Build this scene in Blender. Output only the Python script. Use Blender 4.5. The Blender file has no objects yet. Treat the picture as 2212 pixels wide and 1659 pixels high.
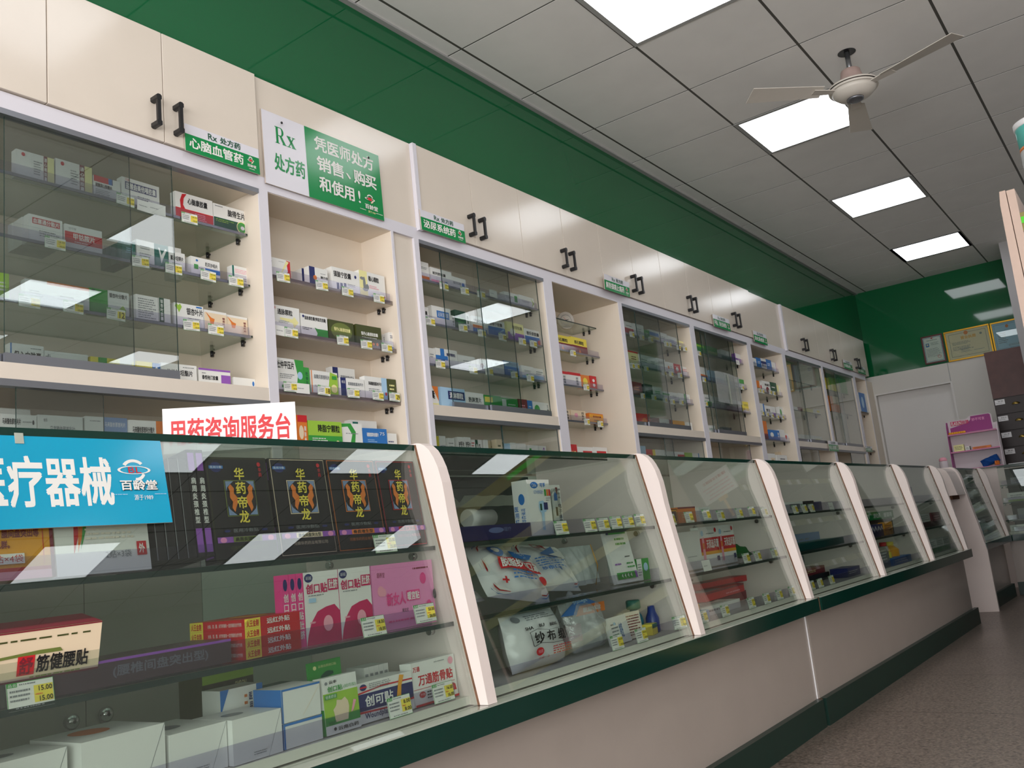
import bpy, bmesh, math, random
from mathutils import Vector, Matrix
random.seed(7)
PI = math.pi
scene = bpy.context.scene
COL = scene.collection
H0 = 0.77                      # camera height above the floor
CEIL = 3.087

# ------------------------------------------------------------------ camera
cam_data = bpy.data.cameras.new('camera')
cam_data.sensor_width = 36.0
cam_data.lens = 36.0 * 1930.5 / 2212.0
cam_data.clip_start = 0.02
cam_data.clip_end = 100
cam = bpy.data.objects.new('camera', cam_data)
COL.objects.link(cam)
def camera_axes(pitch, roll, yaw):
    fwd = Vector((math.cos(yaw)*math.cos(pitch), math.sin(yaw)*math.cos(pitch), math.sin(pitch)))
    right = Vector((math.sin(yaw), -math.cos(yaw), 0))
    up = right.cross(fwd)
    return right*math.cos(roll)+up*math.sin(roll), up*math.cos(roll)-right*math.sin(roll), fwd
r_, u_, f_ = camera_axes(0.180711868, -0.104913758, 0.621180131)
cam.matrix_world = Matrix(((r_.x, u_.x, -f_.x, 0), (r_.y, u_.y, -f_.y, 0), (r_.z, u_.z, -f_.z, H0), (0, 0, 0, 1)))
scene.camera = cam

# ------------------------------------------------------------------ world, daylight, exposure
world = bpy.data.worlds.new('sky')
world.use_nodes = True
world.node_tree.nodes['Background'].inputs['Color'].default_value = (0.75, 0.85, 1.0, 1)
world.node_tree.nodes['Background'].inputs['Strength'].default_value = 0.9
scene.world = world
scene.view_settings.view_transform = 'Standard'
scene.view_settings.look = 'None'
scene.view_settings.exposure = -0.12
scene.view_settings.gamma = 1.0
scene.view_settings.use_curve_mapping = False
scene.cycles.max_bounces = 16
scene.cycles.transparent_max_bounces = 40
scene.cycles.glossy_bounces = 6
scene.cycles.diffuse_bounces = 5
PANEL = 5.2                    # radiance of the ceiling panels
DAY = 380.0                    # watts of daylight through the shop front
dl = bpy.data.lights.new('daylight', 'AREA')
dl.shape = 'RECTANGLE'; dl.size = 6.4; dl.size_y = 2.1
dl.energy = DAY; dl.color = (1.0, 0.965, 0.94)
do = bpy.data.objects.new('daylight', dl)
COL.objects.link(do)
do.location = (-3.05, -1.1, 1.35)
do.rotation_euler = (PI/2+0.24, 0, -PI/2)      # shines along +X, into the shop, slightly upward like light off the pavement

# ------------------------------------------------------------------ materials
def lin(h):
    h = h.lstrip('#')
    out = []
    for i in (0, 2, 4):
        c = int(h[i:i+2], 16)/255
        out.append(c/12.92 if c <= 0.04045 else ((c+0.055)/1.055)**2.4)
    return (*out, 1.0)
MATS = {}
def mat(name, hexc, rough=0.5, spec=0.5, metal=0.0, noise=0.0, nscale=40.0, bump=0.0, coat=0.0):
    if name in MATS: return MATS[name]
    m = bpy.data.materials.new(name); m.use_nodes = True
    nt = m.node_tree; b = nt.nodes['Principled BSDF']
    c = lin(hexc)
    b.inputs['Base Color'].default_value = c
    b.inputs['Roughness'].default_value = rough
    b.inputs['Metallic'].default_value = metal
    b.inputs['Specular IOR Level'].default_value = spec
    b.inputs['Coat Weight'].default_value = coat
    b.inputs['Coat Roughness'].default_value = 0.08
    if noise or bump:
        tc = nt.nodes.new('ShaderNodeTexCoord')
        nz = nt.nodes.new('ShaderNodeTexNoise'); nz.inputs['Scale'].default_value = nscale
        nz.inputs['Detail'].default_value = 4
        nt.links.new(tc.outputs['Object'], nz.inputs['Vector'])
        if noise:
            mx = nt.nodes.new('ShaderNodeMixRGB'); mx.blend_type = 'MULTIPLY'
            rp = nt.nodes.new('ShaderNodeMapRange')
            rp.inputs['From Min'].default_value = 0.3; rp.inputs['From Max'].default_value = 0.7
            rp.inputs['To Min'].default_value = 1-noise; rp.inputs['To Max'].default_value = 1
            nt.links.new(nz.outputs['Fac'], rp.inputs['Value'])
            mx.inputs['Fac'].default_value = 1
            mx.inputs['Color1'].default_value = c
            nt.links.new(rp.outputs['Result'], mx.inputs['Color2'])
            nt.links.new(mx.outputs['Color'], b.inputs['Base Color'])
        if bump:
            bp = nt.nodes.new('ShaderNodeBump'); bp.inputs['Strength'].default_value = bump
            bp.inputs['Distance'].default_value = 0.004
            nt.links.new(nz.outputs['Fac'], bp.inputs['Height'])
            nt.links.new(bp.outputs['Normal'], b.inputs['Normal'])
    MATS[name] = m
    return m
def glass(name, tint, f0=0.045, rough=0.0, gain=1.0, bump=0.0):
    m = bpy.data.materials.new(name); m.use_nodes = True
    nt = m.node_tree; nt.nodes.clear()
    out = nt.nodes.new('ShaderNodeOutputMaterial')
    mix = nt.nodes.new('ShaderNodeMixShader')
    tr = nt.nodes.new('ShaderNodeBsdfTransparent'); tr.inputs['Color'].default_value = (*tint, 1)
    gl = nt.nodes.new('ShaderNodeBsdfGlossy'); gl.inputs['Roughness'].default_value = rough
    gl.inputs['Color'].default_value = (1, 1, 1, 1)
    lw = nt.nodes.new('ShaderNodeLayerWeight'); lw.inputs['Blend'].default_value = 0.5
    pw = nt.nodes.new('ShaderNodeMath'); pw.operation = 'POWER'; pw.inputs[1].default_value = 5
    ma = nt.nodes.new('ShaderNodeMath'); ma.operation = 'MULTIPLY_ADD'; ma.use_clamp = True
    ma.inputs[1].default_value = (1-f0)*gain; ma.inputs[2].default_value = f0*gain
    nt.links.new(lw.outputs['Facing'], pw.inputs[0]); nt.links.new(pw.outputs[0], ma.inputs[0])
    nt.links.new(ma.outputs[0], mix.inputs[0]); nt.links.new(tr.outputs[0], mix.inputs[1])
    nt.links.new(gl.outputs[0], mix.inputs[2]); nt.links.new(mix.outputs[0], out.inputs['Surface'])
    if bump:
        tc = nt.nodes.new('ShaderNodeTexCoord')
        nz = nt.nodes.new('ShaderNodeTexNoise'); nz.inputs['Scale'].default_value = 25; nz.inputs['Detail'].default_value = 3
        bp = nt.nodes.new('ShaderNodeBump'); bp.inputs['Strength'].default_value = bump; bp.inputs['Distance'].default_value = 0.01
        nt.links.new(tc.outputs['Object'], nz.inputs['Vector']); nt.links.new(nz.outputs['Fac'], bp.inputs['Height'])
        nt.links.new(bp.outputs['Normal'], gl.inputs['Normal'])
    MATS[name] = m
    return m
def emit(name, colr, s):
    m = bpy.data.materials.new(name); m.use_nodes = True
    nt = m.node_tree; nt.nodes.clear()
    out = nt.nodes.new('ShaderNodeOutputMaterial'); e = nt.nodes.new('ShaderNodeEmission')
    e.inputs['Color'].default_value = (*colr, 1); e.inputs['Strength'].default_value = s
    nt.links.new(e.outputs[0], out.inputs['Surface'])
    MATS[name] = m
    return m
# printing inks and cardboard, by letter
INK = dict(W='#e6e6e2', C='#e9dfcf', R='#c9242c', N='#232c66', B='#2f74bd', L='#a8cbe6', T='#12695d', G='#3a9a41',
           D='#135038', Y='#ecd94f', P='#ece6a4', O='#df7b2e', M='#7a2330', K='#1b1b1d', S='#83878a', V='#9157b3',
           H='#9cc542', Q='#eda3b4', Z='#444a22', J='#e6d2b4', E='#e5a026', F='#7d93b8', A='#6d7a3a', X='#e4478f', I='#c61a5c', U='#e58fc0', q='#5d4b4b')
for k, h in INK.items(): mat('ink_'+k, h, 0.42, 0.4)
mat('laminate', '#ded3c6', 0.16, 0.5, noise=0.03, nscale=6)
mat('laminate_inner', '#e0d4c4', 0.5, 0.35, noise=0.03, nscale=6)
mat('edge_band', '#d9d6de', 0.4, 0.4)
mat('wood_shelf', '#8b7f76', 0.5, 0.3, noise=0.25, nscale=30)
mat('aluminium', '#8a8c93', 0.32, 0.5, metal=0.85)
mat('chrome', '#c9c9c9', 0.15, 0.5, metal=1.0)
mat('black_plastic', '#17171a', 0.35, 0.5)
mat('shelf_edge', '#1e3430', 0.2, 0.5)
mat('green_board', '#0b332b', 0.12, 0.5, noise=0.06, nscale=15)
mat('green_plinth', '#17322b', 0.35, 0.4, noise=0.15, nscale=12)
mat('base_panel', '#a89d95', 0.3, 0.5, noise=0.05, nscale=9)
mat('counter_white', '#e3d6d1', 0.38, 0.4, noise=0.03, nscale=8)
mat('counter_inner', '#d3d0c8', 0.5, 0.4, noise=0.05, nscale=8)
mat('back_grey', '#aaa89e', 0.5, 0.4, noise=0.06, nscale=6)
mat('back_dark', '#3d413d', 0.5, 0.4, noise=0.08, nscale=6)
mat('back_light', '#bfc8bc', 0.4, 0.4, noise=0.04, nscale=6)
mat('chipped', '#7b5a45', 0.8, 0.2, noise=0.4, nscale=60)
mat('tape', '#aab0a4', 0.4, 0.4, noise=0.12, nscale=20)
mat('green_gloss', '#0d5d36', 0.04, 0.5, coat=0.3)
mat('wall_cream', '#cfccc6', 0.55, 0.3, noise=0.03, nscale=3)
mat('wall_grey', '#a5a3a4', 0.6, 0.3, noise=0.03, nscale=3)
mat('door_white', '#d6d3d0', 0.4, 0.4, noise=0.02, nscale=3)
mat('ceiling_tile', '#ecebe9', 0.75, 0.2, noise=0.05, nscale=5, bump=0.08)
mat('ceiling_gap', '#3b3a39', 0.7, 0.2)
mat('ceiling_bar', '#55544f', 0.5, 0.3)
mat('trim_grey', '#a3a4a3', 0.5, 0.3)
mat('brown_wood', '#5a3734', 0.4, 0.4, noise=0.25, nscale=14)
mat('dark_wood', '#2a1c1d', 0.4, 0.4, noise=0.2, nscale=14)
mat('brass', '#a58a4a', 0.25, 0.5, metal=1.0)
mat('gold_frame', '#b98c2c', 0.3, 0.5, metal=0.8)
mat('maroon_frame', '#4e1c1c', 0.3, 0.5)
mat('fan_white', '#cfc9c0', 0.4, 0.4)
mat('fan_cone', '#a9938d', 0.5, 0.4)
mat('steel_rod', '#7b7d80', 0.3, 0.5, metal=0.8)
mat('gondola_pink', '#cfb5a6', 0.5, 0.4, noise=0.05, nscale=20)
mat('gondola_dark', '#4a4038', 0.6, 0.3)
mat('olive_strip', '#8c8246', 0.4, 0.4)
mat('lime_strip', '#54d629', 0.4, 0.4)
mat('teal_lid', '#5db7ad', 0.3, 0.5)
mat('sign_white', '#dedce4', 0.25, 0.5)
mat('sign_green', '#0c8848', 0.15, 0.5)
mat('sign_blue', '#0a9cc4', 0.12, 0.5)
mat('sign_core', '#b9aca0', 0.6, 0.2)
mat('paper_white', '#f0eef0', 0.5, 0.3)
mat('gauze', '#dfe2e2', 0.8, 0.2, noise=0.12, nscale=60, bump=0.4)
mat('bag_white', '#dfe2e2', 0.22, 0.6, noise=0.1, nscale=18, bump=0.5)
mat('magenta', '#96227a', 0.4, 0.4)
mat('stand_white', '#d9ccd2', 0.5, 0.3)
mat('pink_edge', '#cf7fa6', 0.4, 0.4)
mat('blue_plush', '#1c4d96', 0.8, 0.2, bump=0.5, nscale=60)
mat('teal_bottle', '#0d6f86', 0.3, 0.5)
mat('bottle_blue', '#2b3f8d', 0.3, 0.5)
mat('green_cloth', '#1f5a2c', 0.9, 0.1, bump=0.6, nscale=40)
mat('foil', '#b9b2a6', 0.25, 0.5, metal=0.4, bump=0.8, nscale=20)
emit('panel_light', (0.94, 0.97, 1.0), PANEL)
glass('door_glass', (0.875, 0.90, 0.895), 0.055)
glass('counter_glass', (0.835, 0.875, 0.85), 0.05)
glass('shelf_glass', (0.84, 0.90, 0.87), 0.05)
glass('acrylic', (0.86, 0.85, 0.91), 0.035, 0.12)
glass('film', (0.82, 0.85, 0.84), 0.10, 0.12, bump=0.6)
glass('film_milky', (0.70, 0.73, 0.73), 0.16, 0.2, bump=0.8)
def milky(name, share, colr):
    """cloudy polythene: part clear, part white scatter, with a soft gloss"""
    m = glass(name, (0.9, 0.92, 0.92), 0.08, 0.15, bump=0.7); nt = m.node_tree
    d = nt.nodes.new('ShaderNodeBsdfDiffuse'); d.inputs['Color'].default_value = lin(colr)
    mx = nt.nodes.new('ShaderNodeMixShader'); mx.inputs[0].default_value = share
    old = next(n for n in nt.nodes if n.type == 'MIX_SHADER' and n is not mx)
    out = next(n for n in nt.nodes if n.type == 'OUTPUT_MATERIAL')
    nt.links.new(old.outputs[0], mx.inputs[1]); nt.links.new(d.outputs[0], mx.inputs[2]); nt.links.new(mx.outputs[0], out.inputs['Surface'])
milky('cloudy', 0.5, '#dfe3e3')
milky('clear_bag', 0.28, '#dfe3e3')
def floor_material():
    m = bpy.data.materials.new('terrazzo'); m.use_nodes = True
    nt = m.node_tree; b = nt.nodes['Principled BSDF']
    tc = nt.nodes.new('ShaderNodeTexCoord')
    v = nt.nodes.new('ShaderNodeTexVoronoi'); v.inputs['Scale'].default_value = 160
    n2 = nt.nodes.new('ShaderNodeTexNoise'); n2.inputs['Scale'].default_value = 1.3; n2.inputs['Detail'].default_value = 3
    n3 = nt.nodes.new('ShaderNodeTexNoise'); n3.inputs['Scale'].default_value = 70; n3.inputs['Detail'].default_value = 5
    for n in (v, n2, n3): nt.links.new(tc.outputs['Object'], n.inputs['Vector'])
    sep = nt.nodes.new('ShaderNodeSeparateColor'); nt.links.new(v.outputs['Color'], sep.inputs['Color'])
    mx = nt.nodes.new('ShaderNodeMath'); mx.operation = 'MULTIPLY_ADD'; mx.inputs[1].default_value = 0.35
    nt.links.new(sep.outputs['Red'], mx.inputs[0]); nt.links.new(n3.outputs['Fac'], mx.inputs[2])
    cr = nt.nodes.new('ShaderNodeValToRGB')
    e = cr.color_ramp.elements
    e[0].position = 0.30; e[0].color = lin('#3f3732'); e[1].position = 0.95; e[1].color = lin('#8f8175')
    k = e.new(0.55); k.color = lin('#675c54')
    nt.links.new(mx.outputs[0], cr.inputs['Fac'])
    br = nt.nodes.new('ShaderNodeTexBrick')       # the joints of the floor tiles
    br.offset = 0; br.inputs['Color1'].default_value = (1, 1, 1, 1); br.inputs['Color2'].default_value = (0.95, 0.94, 0.95, 1)
    br.inputs['Mortar'].default_value = (0.45, 0.42, 0.4, 1); br.inputs['Scale'].default_value = 1
    br.inputs['Mortar Size'].default_value = 0.004; br.inputs['Brick Width'].default_value = 0.8; br.inputs['Row Height'].default_value = 0.8
    mp = nt.nodes.new('ShaderNodeMapping'); mp.inputs['Location'].default_value = (0.25, -0.5, 0)
    nt.links.new(tc.outputs['Object'], mp.inputs['Vector']); nt.links.new(mp.outputs['Vector'], br.inputs['Vector'])
    m2 = nt.nodes.new('ShaderNodeMixRGB'); m2.blend_type = 'MULTIPLY'; m2.inputs['Fac'].default_value = 1
    nt.links.new(cr.outputs['Color'], m2.inputs['Color1']); nt.links.new(br.outputs['Color'], m2.inputs['Color2'])
    nt.links.new(m2.outputs['Color'], b.inputs['Base Color'])
    mr = nt.nodes.new('ShaderNodeMapRange'); mr.inputs['To Min'].default_value = 0.22; mr.inputs['To Max'].default_value = 0.42
    nt.links.new(n2.outputs['Fac'], mr.inputs['Value']); nt.links.new(mr.outputs['Result'], b.inputs['Roughness'])
    MATS['terrazzo'] = m
floor_material()

# ------------------------------------------------------------------ mesh builder
TEXT = {}
_tc = bpy.data.curves.new('lettering', 'FONT'); _tc.resolution_u = 2
_to = bpy.data.objects.new('lettering', _tc); COL.objects.link(_to)
def text_mesh(s, bold=0.0):
    """triangles of a string, scaled to the unit square"""
    k = (s, bold)
    if k in TEXT: return TEXT[k]
    _tc.body = s; _tc.offset = bold
    dg = bpy.context.evaluated_depsgraph_get(); dg.update()
    ev = _to.evaluated_get(dg); me = ev.to_mesh()
    vs = [(v.co.x, v.co.y) for v in me.vertices]
    fs = [tuple(p.vertices) for p in me.polygons]
    ev.to_mesh_clear()
    if vs:
        x0 = min(v[0] for v in vs); x1 = max(v[0] for v in vs)
        y0 = min(v[1] for v in vs); y1 = max(v[1] for v in vs)
        if any(ord(c) > 0x2e80 for c in s): y0, y1 = min(y0, -0.08), max(y1, 0.84)
        vs = [((x-x0)/max(x1-x0, 1e-6), (y-y0)/max(y1-y0, 1e-6)) for x, y in vs]
    TEXT[k] = (vs, fs)
    return TEXT[k]

WM = {}                        # world matrix of every object placed so far
def place(o, mw, parent=None):
    """mw is the wanted world matrix; None keeps the parent's own frame"""
    if parent is None:
        mw = mw if mw is not None else Matrix.Identity(4); o.matrix_world = mw
    else:
        o.parent = parent; pm = WM[parent.name]
        mw = mw if mw is not None else pm
        o.matrix_basis = pm.inverted() @ mw
    WM[o.name] = mw.copy()

class MB:
    def __init__(self): self.v = []; self.f = []; self.m = []; self.names = []; self.smooth = set()
    def mi(self, name):
        if name not in self.names: self.names.append(name)
        return self.names.index(name)
    def face(self, pts, m):
        i = len(self.v); self.v += [tuple(p) for p in pts]
        self.f.append(tuple(range(i, i+len(pts)))); self.m.append(self.mi(m))
    def box(self, x0, x1, y0, y1, z0, z1, m, faces=None):
        """faces: optional {'-x','+x','-y','+y','-z','+z': material}"""
        p = [(x, y, z) for x in (x0, x1) for y in (y0, y1) for z in (z0, z1)]
        F = {'-x': (0, 1, 3, 2), '+x': (4, 6, 7, 5), '-y': (0, 4, 5, 1), '+y': (2, 3, 7, 6), '-z': (0, 2, 6, 4), '+z': (1, 5, 7, 3)}
        i = len(self.v); self.v += p
        for k, q in F.items():
            self.f.append(tuple(i+a for a in q)); self.m.append(self.mi((faces or {}).get(k, m)))
        return self
    def prism(self, prof, axis, a0, a1, m, side=None, capm=None):
        """closed 2-D outline swept along an axis: 'x' -> (y,z), 'y' -> (x,z), 'z' -> (x,y)"""
        def P(a, q):
            return {'x': (a, q[0], q[1]), 'y': (q[0], a, q[1]), 'z': (q[0], q[1], a)}[axis]
        n = len(prof); i = len(self.v)
        self.v += [P(a0, q) for q in prof]+[P(a1, q) for q in prof]
        area = sum(prof[k][0]*prof[(k+1) % n][1]-prof[(k+1) % n][0]*prof[k][1] for k in range(n))
        flip = (area < 0) != (axis == 'y')
        c = capm or m
        A = tuple(range(i, i+n)); B = tuple(range(i+n, i+2*n))
        self.f += [A[::-1] if not flip else A, B if not flip else B[::-1]]; self.m += [self.mi(c)]*2
        for k in range(n):
            q = (A[k], A[(k+1) % n], B[(k+1) % n], B[k])
            self.f.append(q if not flip else q[::-1]); self.m.append(self.mi(side[k] if side else m))
        return self
    def lathe(self, prof, c, m, n=20, axis='z', mats=None):
        """profile of (radius, height) turned about an axis through c"""
        i = len(self.v)
        for r, h in prof:
            for k in range(n):
                a = 2*PI*k/n
                if axis == 'z': p = (c[0]+r*math.cos(a), c[1]+r*math.sin(a), c[2]+h)
                elif axis == 'y': p = (c[0]+r*math.cos(a), c[1]+h, c[2]+r*math.sin(a))
                else: p = (c[0]+h, c[1]+r*math.cos(a), c[2]+r*math.sin(a))
                self.v.append(p)
        for j in range(len(prof)-1):
            mm = self.mi(mats[j] if mats else m)
            for k in range(n):
                q = (i+j*n+k, i+j*n+(k+1) % n, i+(j+1)*n+(k+1) % n, i+(j+1)*n+k)
                self.smooth.add(len(self.f)); self.f.append(q if axis != 'y' else q[::-1]); self.m.append(mm)
        for j, fl in ((0, True), (len(prof)-1, False)):
            if prof[j][0] > 1e-5:
                q = tuple(i+j*n+k for k in range(n))
                if axis == 'y': fl = not fl
                self.f.append(q[::-1] if fl else q); self.m.append(self.mi(mats[min(j, len(mats)-1)] if mats else m))
        return self
    def tube(self, pts, r, m, n=8):
        i = len(self.v); P = [Vector(p) for p in pts]
        for j, p in enumerate(P):
            t = (P[min(j+1, len(P)-1)]-P[max(j-1, 0)]).normalized()
            a = t.cross(Vector((0, 0, 1)))
            if a.length < 1e-3: a = t.cross(Vector((0, 1, 0)))
            a.normalize(); b = t.cross(a)
            rr = r[j] if isinstance(r, (list, tuple)) else r
            for k in range(n):
                w = 2*PI*k/n; self.v.append(tuple(p+a*rr*math.cos(w)+b*rr*math.sin(w)))
        for j in range(len(P)-1):
            for k in range(n):
                self.smooth.add(len(self.f))
                self.f.append((i+j*n+k, i+(j+1)*n+k, i+(j+1)*n+(k+1) % n, i+j*n+(k+1) % n)); self.m.append(self.mi(m))
        self.f.append(tuple(i+k for k in range(n))); self.m.append(self.mi(m))
        e = i+(len(P)-1)*n
        self.f.append(tuple(e+k for k in range(n))[::-1]); self.m.append(self.mi(m))
        return self
    # ---- printing on a surface: M(u, v, layer) gives the point for face coordinates u, v in 0..1
    def ink(self, M, spec, layer=1):
        for el in spec.split('|'):
            el = el.strip()
            if not el: continue
            k = el[0]; body = el[1:]
            if k == 'p':
                a, c = body.rsplit(',', 1)
                q = [float(t) for t in a.split()]
                pts = [(q[i], q[i+1]) for i in range(0, len(q), 2)]
                self.poly(M, pts, 'ink_'+c, layer)
            elif k in 'tbv':
                a, s = body.split(':', 1); a = a.split(',')
                u0, v0, u1, v1 = map(float, a[:4]); c = a[4]
                cells = [(s, u0, v0, u1, v1)]
                if k == 'v':
                    n = len(s); cells = [(ch, u0, v1-(v1-v0)*(i+0.92)/n, u1, v1-(v1-v0)*(i+0.06)/n) for i, ch in enumerate(s)]
                for (st, a0, b0, a1, b1) in cells:
                    vs, fs = text_mesh(st)
                    n_ = max(1, len(st)); e = {'t': 0.0, 'b': 0.022, 'v': 0.018}[k]
                    ex = e/n_ if k == 'b' else e
                    for q_, (sx, sy) in enumerate(((-1, -1), (1, 1), (-1, 1), (1, -1)) if e else ((0, 0),)):
                        i = len(self.v)
                        self.v += [tuple(M(a0+(x*(1-2*ex)+ex*(1+sx))*(a1-a0), b0+(y*(1-2*e)+e*(1+sy))*(b1-b0), layer+0.12*q_)) for x, y in vs]
                        self.f += [tuple(i+w for w in f) for f in fs]; self.m += [self.mi('ink_'+c)]*len(fs)
            else:
                a = body.split(',')
                if k == 'r':
                    u0, v0, u1, v1 = map(float, a[:4]); self.rect(M, u0, v0, u1, v1, 'ink_'+a[4], layer)
                elif k == 'o':
                    u, v, ru, rv = map(float, a[:4])
                    self.poly(M, [(u+ru*math.cos(2*PI*t/20), v+rv*math.sin(2*PI*t/20)) for t in range(20)], 'ink_'+a[4], layer)
                elif k == 'a':                       # arc band: centre, radii, width, angles
                    u, v, ru, rv, th, a0, a1 = map(float, a[:7]); N = 18
                    for t in range(N):
                        w0 = math.radians(a0+(a1-a0)*t/N); w1 = math.radians(a0+(a1-a0)*(t+1)/N)
                        q = []
                        for w, s in ((w0, 1), (w1, 1), (w1, 1-th), (w0, 1-th)): q.append((u+ru*s*math.cos(w), v+rv*s*math.sin(w)))
                        self.poly(M, q, 'ink_'+a[7], layer)
                elif k == 'l':                       # rows of small illegible print
                    u0, v0, u1, v1 = map(float, a[:4]); n = int(a[4])
                    rnd = random.Random(sum(map(ord, el)))
                    for j in range(n):
                        h = (v1-v0)/n; vv = v1-h*(j+0.75); u = u0
                        end = u1-(u1-u0)*rnd.uniform(0, 0.3)
                        while u < end:
                            w = (u1-u0)*rnd.uniform(0.04, 0.11)
                            self.rect(M, u, vv, min(u+w, u1), vv+h*0.42, 'ink_'+a[5], layer, 1)
                            u += w+(u1-u0)*rnd.choice((0.012, 0.02, 0.04))
            layer += 1
        return self
    def poly(self, M, pts, m, layer):
        i = len(self.v); self.v += [tuple(M(u, v, layer)) for u, v in pts]
        area = sum(pts[k][0]*pts[(k+1) % len(pts)][1]-pts[(k+1) % len(pts)][0]*pts[k][1] for k in range(len(pts)))
        q = tuple(range(i, i+len(pts)))
        self.f.append(q if area > 0 else q[::-1]); self.m.append(self.mi(m))
    def rect(self, M, u0, v0, u1, v1, m, layer, n=None):
        n = n or getattr(M, 'seg', 1)
        for a in range(n):
            for b in range(n):
                x0 = u0+(u1-u0)*a/n; x1 = u0+(u1-u0)*(a+1)/n; y0 = v0+(v1-v0)*b/n; y1 = v0+(v1-v0)*(b+1)/n
                self.poly(M, [(x0, y0), (x1, y0), (x1, y1), (x0, y1)], m, layer)
    def build(self, name, parent=None, mw=None, bevel=0.0):
        me = bpy.data.meshes.new(name)
        me.from_pydata(self.v, [], self.f)
        for n in self.names: me.materials.append(MATS[n])
        me.polygons.foreach_set('material_index', self.m)
        if self.smooth:
            for k in self.smooth: me.polygons[k].use_smooth = True
        me.update()
        o = bpy.data.objects.new(name, me); COL.objects.link(o)
        place(o, mw, parent)
        if bevel:
            b = o.modifiers.new('edge', 'BEVEL'); b.width = bevel; b.segments = 2; b.limit_method = 'ANGLE'
        return o
def plane_map(O, U, V, step=0.00025):
    O = Vector(O); U = Vector(U); V = Vector(V); N = U.cross(V).normalized()
    return lambda u, v, l: O+U*u+V*v+N*(step*l)
def tag(o, label, cat, group=None, kind=None):
    if label: o['label'] = label
    if cat: o['category'] = cat
    if group: o['group'] = group
    if kind: o['kind'] = kind
    return o
def empty(name, loc=(0, 0, 0), rz=0.0):
    o = bpy.data.objects.new(name, None); COL.objects.link(o)
    o.empty_display_size = 0.1
    place(o, Matrix.Translation(loc) @ Matrix.Rotation(rz, 4, 'Z'))
    return o
def struct(name, mb, label=None):
    o = mb.build(name); o['kind'] = 'structure'
    return o
ORD = ['first', 'second', 'third', 'fourth', 'fifth', 'sixth', 'seventh', 'eighth', 'ninth', 'tenth', 'eleventh', 'twelfth', 'thirteenth', 'fourteenth', 'fifteenth', 'sixteenth']

# ================================================================== THE ROOM
XE = 9.909; YW = 2.405; Y0R, X0R = -4.6, -3.2
b = MB(); b.box(X0R, XE+0.1, Y0R, 3.1, -0.08, 0.0, 'terrazzo'); struct('floor', b)
# ceiling: 0.6 m tiles in a grid of narrow gaps
b = MB()
b.box(X0R, XE+0.1, Y0R, 3.1, CEIL+0.02, CEIL+0.08, 'ceiling_gap')
gx0, gy0, P = 4.282, 1.096, 0.599
LAMPS = [(i, j) for j in (0, 1, 2, 3) for i in (-5, -2, 1, 4, 7)]
ROWY = (1.395, -0.33, -1.95, -3.50)
i0 = int((X0R-gx0)/P)-1
for i in range(i0, 12):
    for j in range(-10, 3):
        xa, xb = max(gx0+i*P+0.0045, X0R), min(gx0+(i+1)*P-0.0045, XE)
        ya, yb = max(gy0+j*P+0.007, Y0R), min(gy0+(j+1)*P-0.007, YW-0.015)
        if xb-xa < 0.02 or yb-ya < 0.02: continue
        b.box(xa, xb, ya, yb, CEIL, CEIL+0.012, 'ceiling_tile')
for j in range(-9, 4):
    y = gy0+j*P
    if y < YW: b.box(X0R, XE, y-0.0069, y+0.0069, CEIL+0.0012, CEIL+0.02, 'ceiling_bar')
for i in range(i0, 12):
    x = gx0+i*P
    if X0R < x < XE: b.box(x-0.0044, x+0.0044, Y0R, YW, CEIL+0.0009, CEIL+0.02, 'ceiling_bar')
struct('ceiling', b)
# the wall behind the cabinets, boxed out flush with their doors and faced with glossy green sheet
b = MB()
b.box(X0R, XE, 2.95, 3.1, 0, CEIL+0.02, 'wall_cream')
b.box(X0R, XE, YW, 2.95, 1.775+H0, CEIL+0.02, 'green_gloss')
struct('wall_left', b)
b = MB(); b.box(X0R, XE, YW-0.026, YW, CEIL-0.010, CEIL+0.004, 'trim_grey'); struct('trim_1', b)
# end wall with the white door recess
b = MB()
zt = 1.392+H0
b.box(XE, XE+0.1, Y0R, 3.1, zt, CEIL+0.02, 'green_gloss')
b.box(XE, XE+0.1, 2.375, 3.1, 0, zt, 'wall_cream')
b.box(XE, XE+0.1, 1.644, 2.375, 1.185+H0, zt, 'wall_cream')
b.box(XE, XE+0.1, Y0R, 1.644, 0, zt, 'wall_cream')
b.box(XE-0.003, XE, 1.632, 1.64, 0, zt, 'trim_grey')
struct('wall_end', b)
b = MB(); b.box(XE+0.07, XE+0.1, 1.644, 2.375, 0, 1.185+H0, 'door_white'); struct('door_1', b)
b = MB()
b.box(XE-0.004, XE, 1.625, 1.644, 0, 1.2+H0, 'door_white'); b.box(XE-0.004, XE, 2.375, 2.39, 0, 1.2+H0, 'door_white')
b.box(XE-0.004, XE, 1.644, 2.375, 1.185+H0, 1.2+H0, 'door_white'); struct('trim_2', b)
b = MB(); b.box(9.25, XE, 0.3, 0.905, 0, CEIL, 'wall_grey'); struct('wall_far_right', b)
b = MB(); b.box(X0R, XE, Y0R-0.1, Y0R, 0, CEIL, 'wall_cream'); struct('wall_right', b)
b = MB()
b.box(X0R-0.1, X0R, Y0R, 3.1, 2.55, CEIL, 'wall_cream'); b.box(X0R-0.1, X0R, 2.25, 3.1, 0, 2.55, 'wall_cream')
b.box(X0R-0.1, X0R, Y0R, -4.45, 0, 2.55, 'wall_cream'); struct('wall_front', b)

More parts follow.
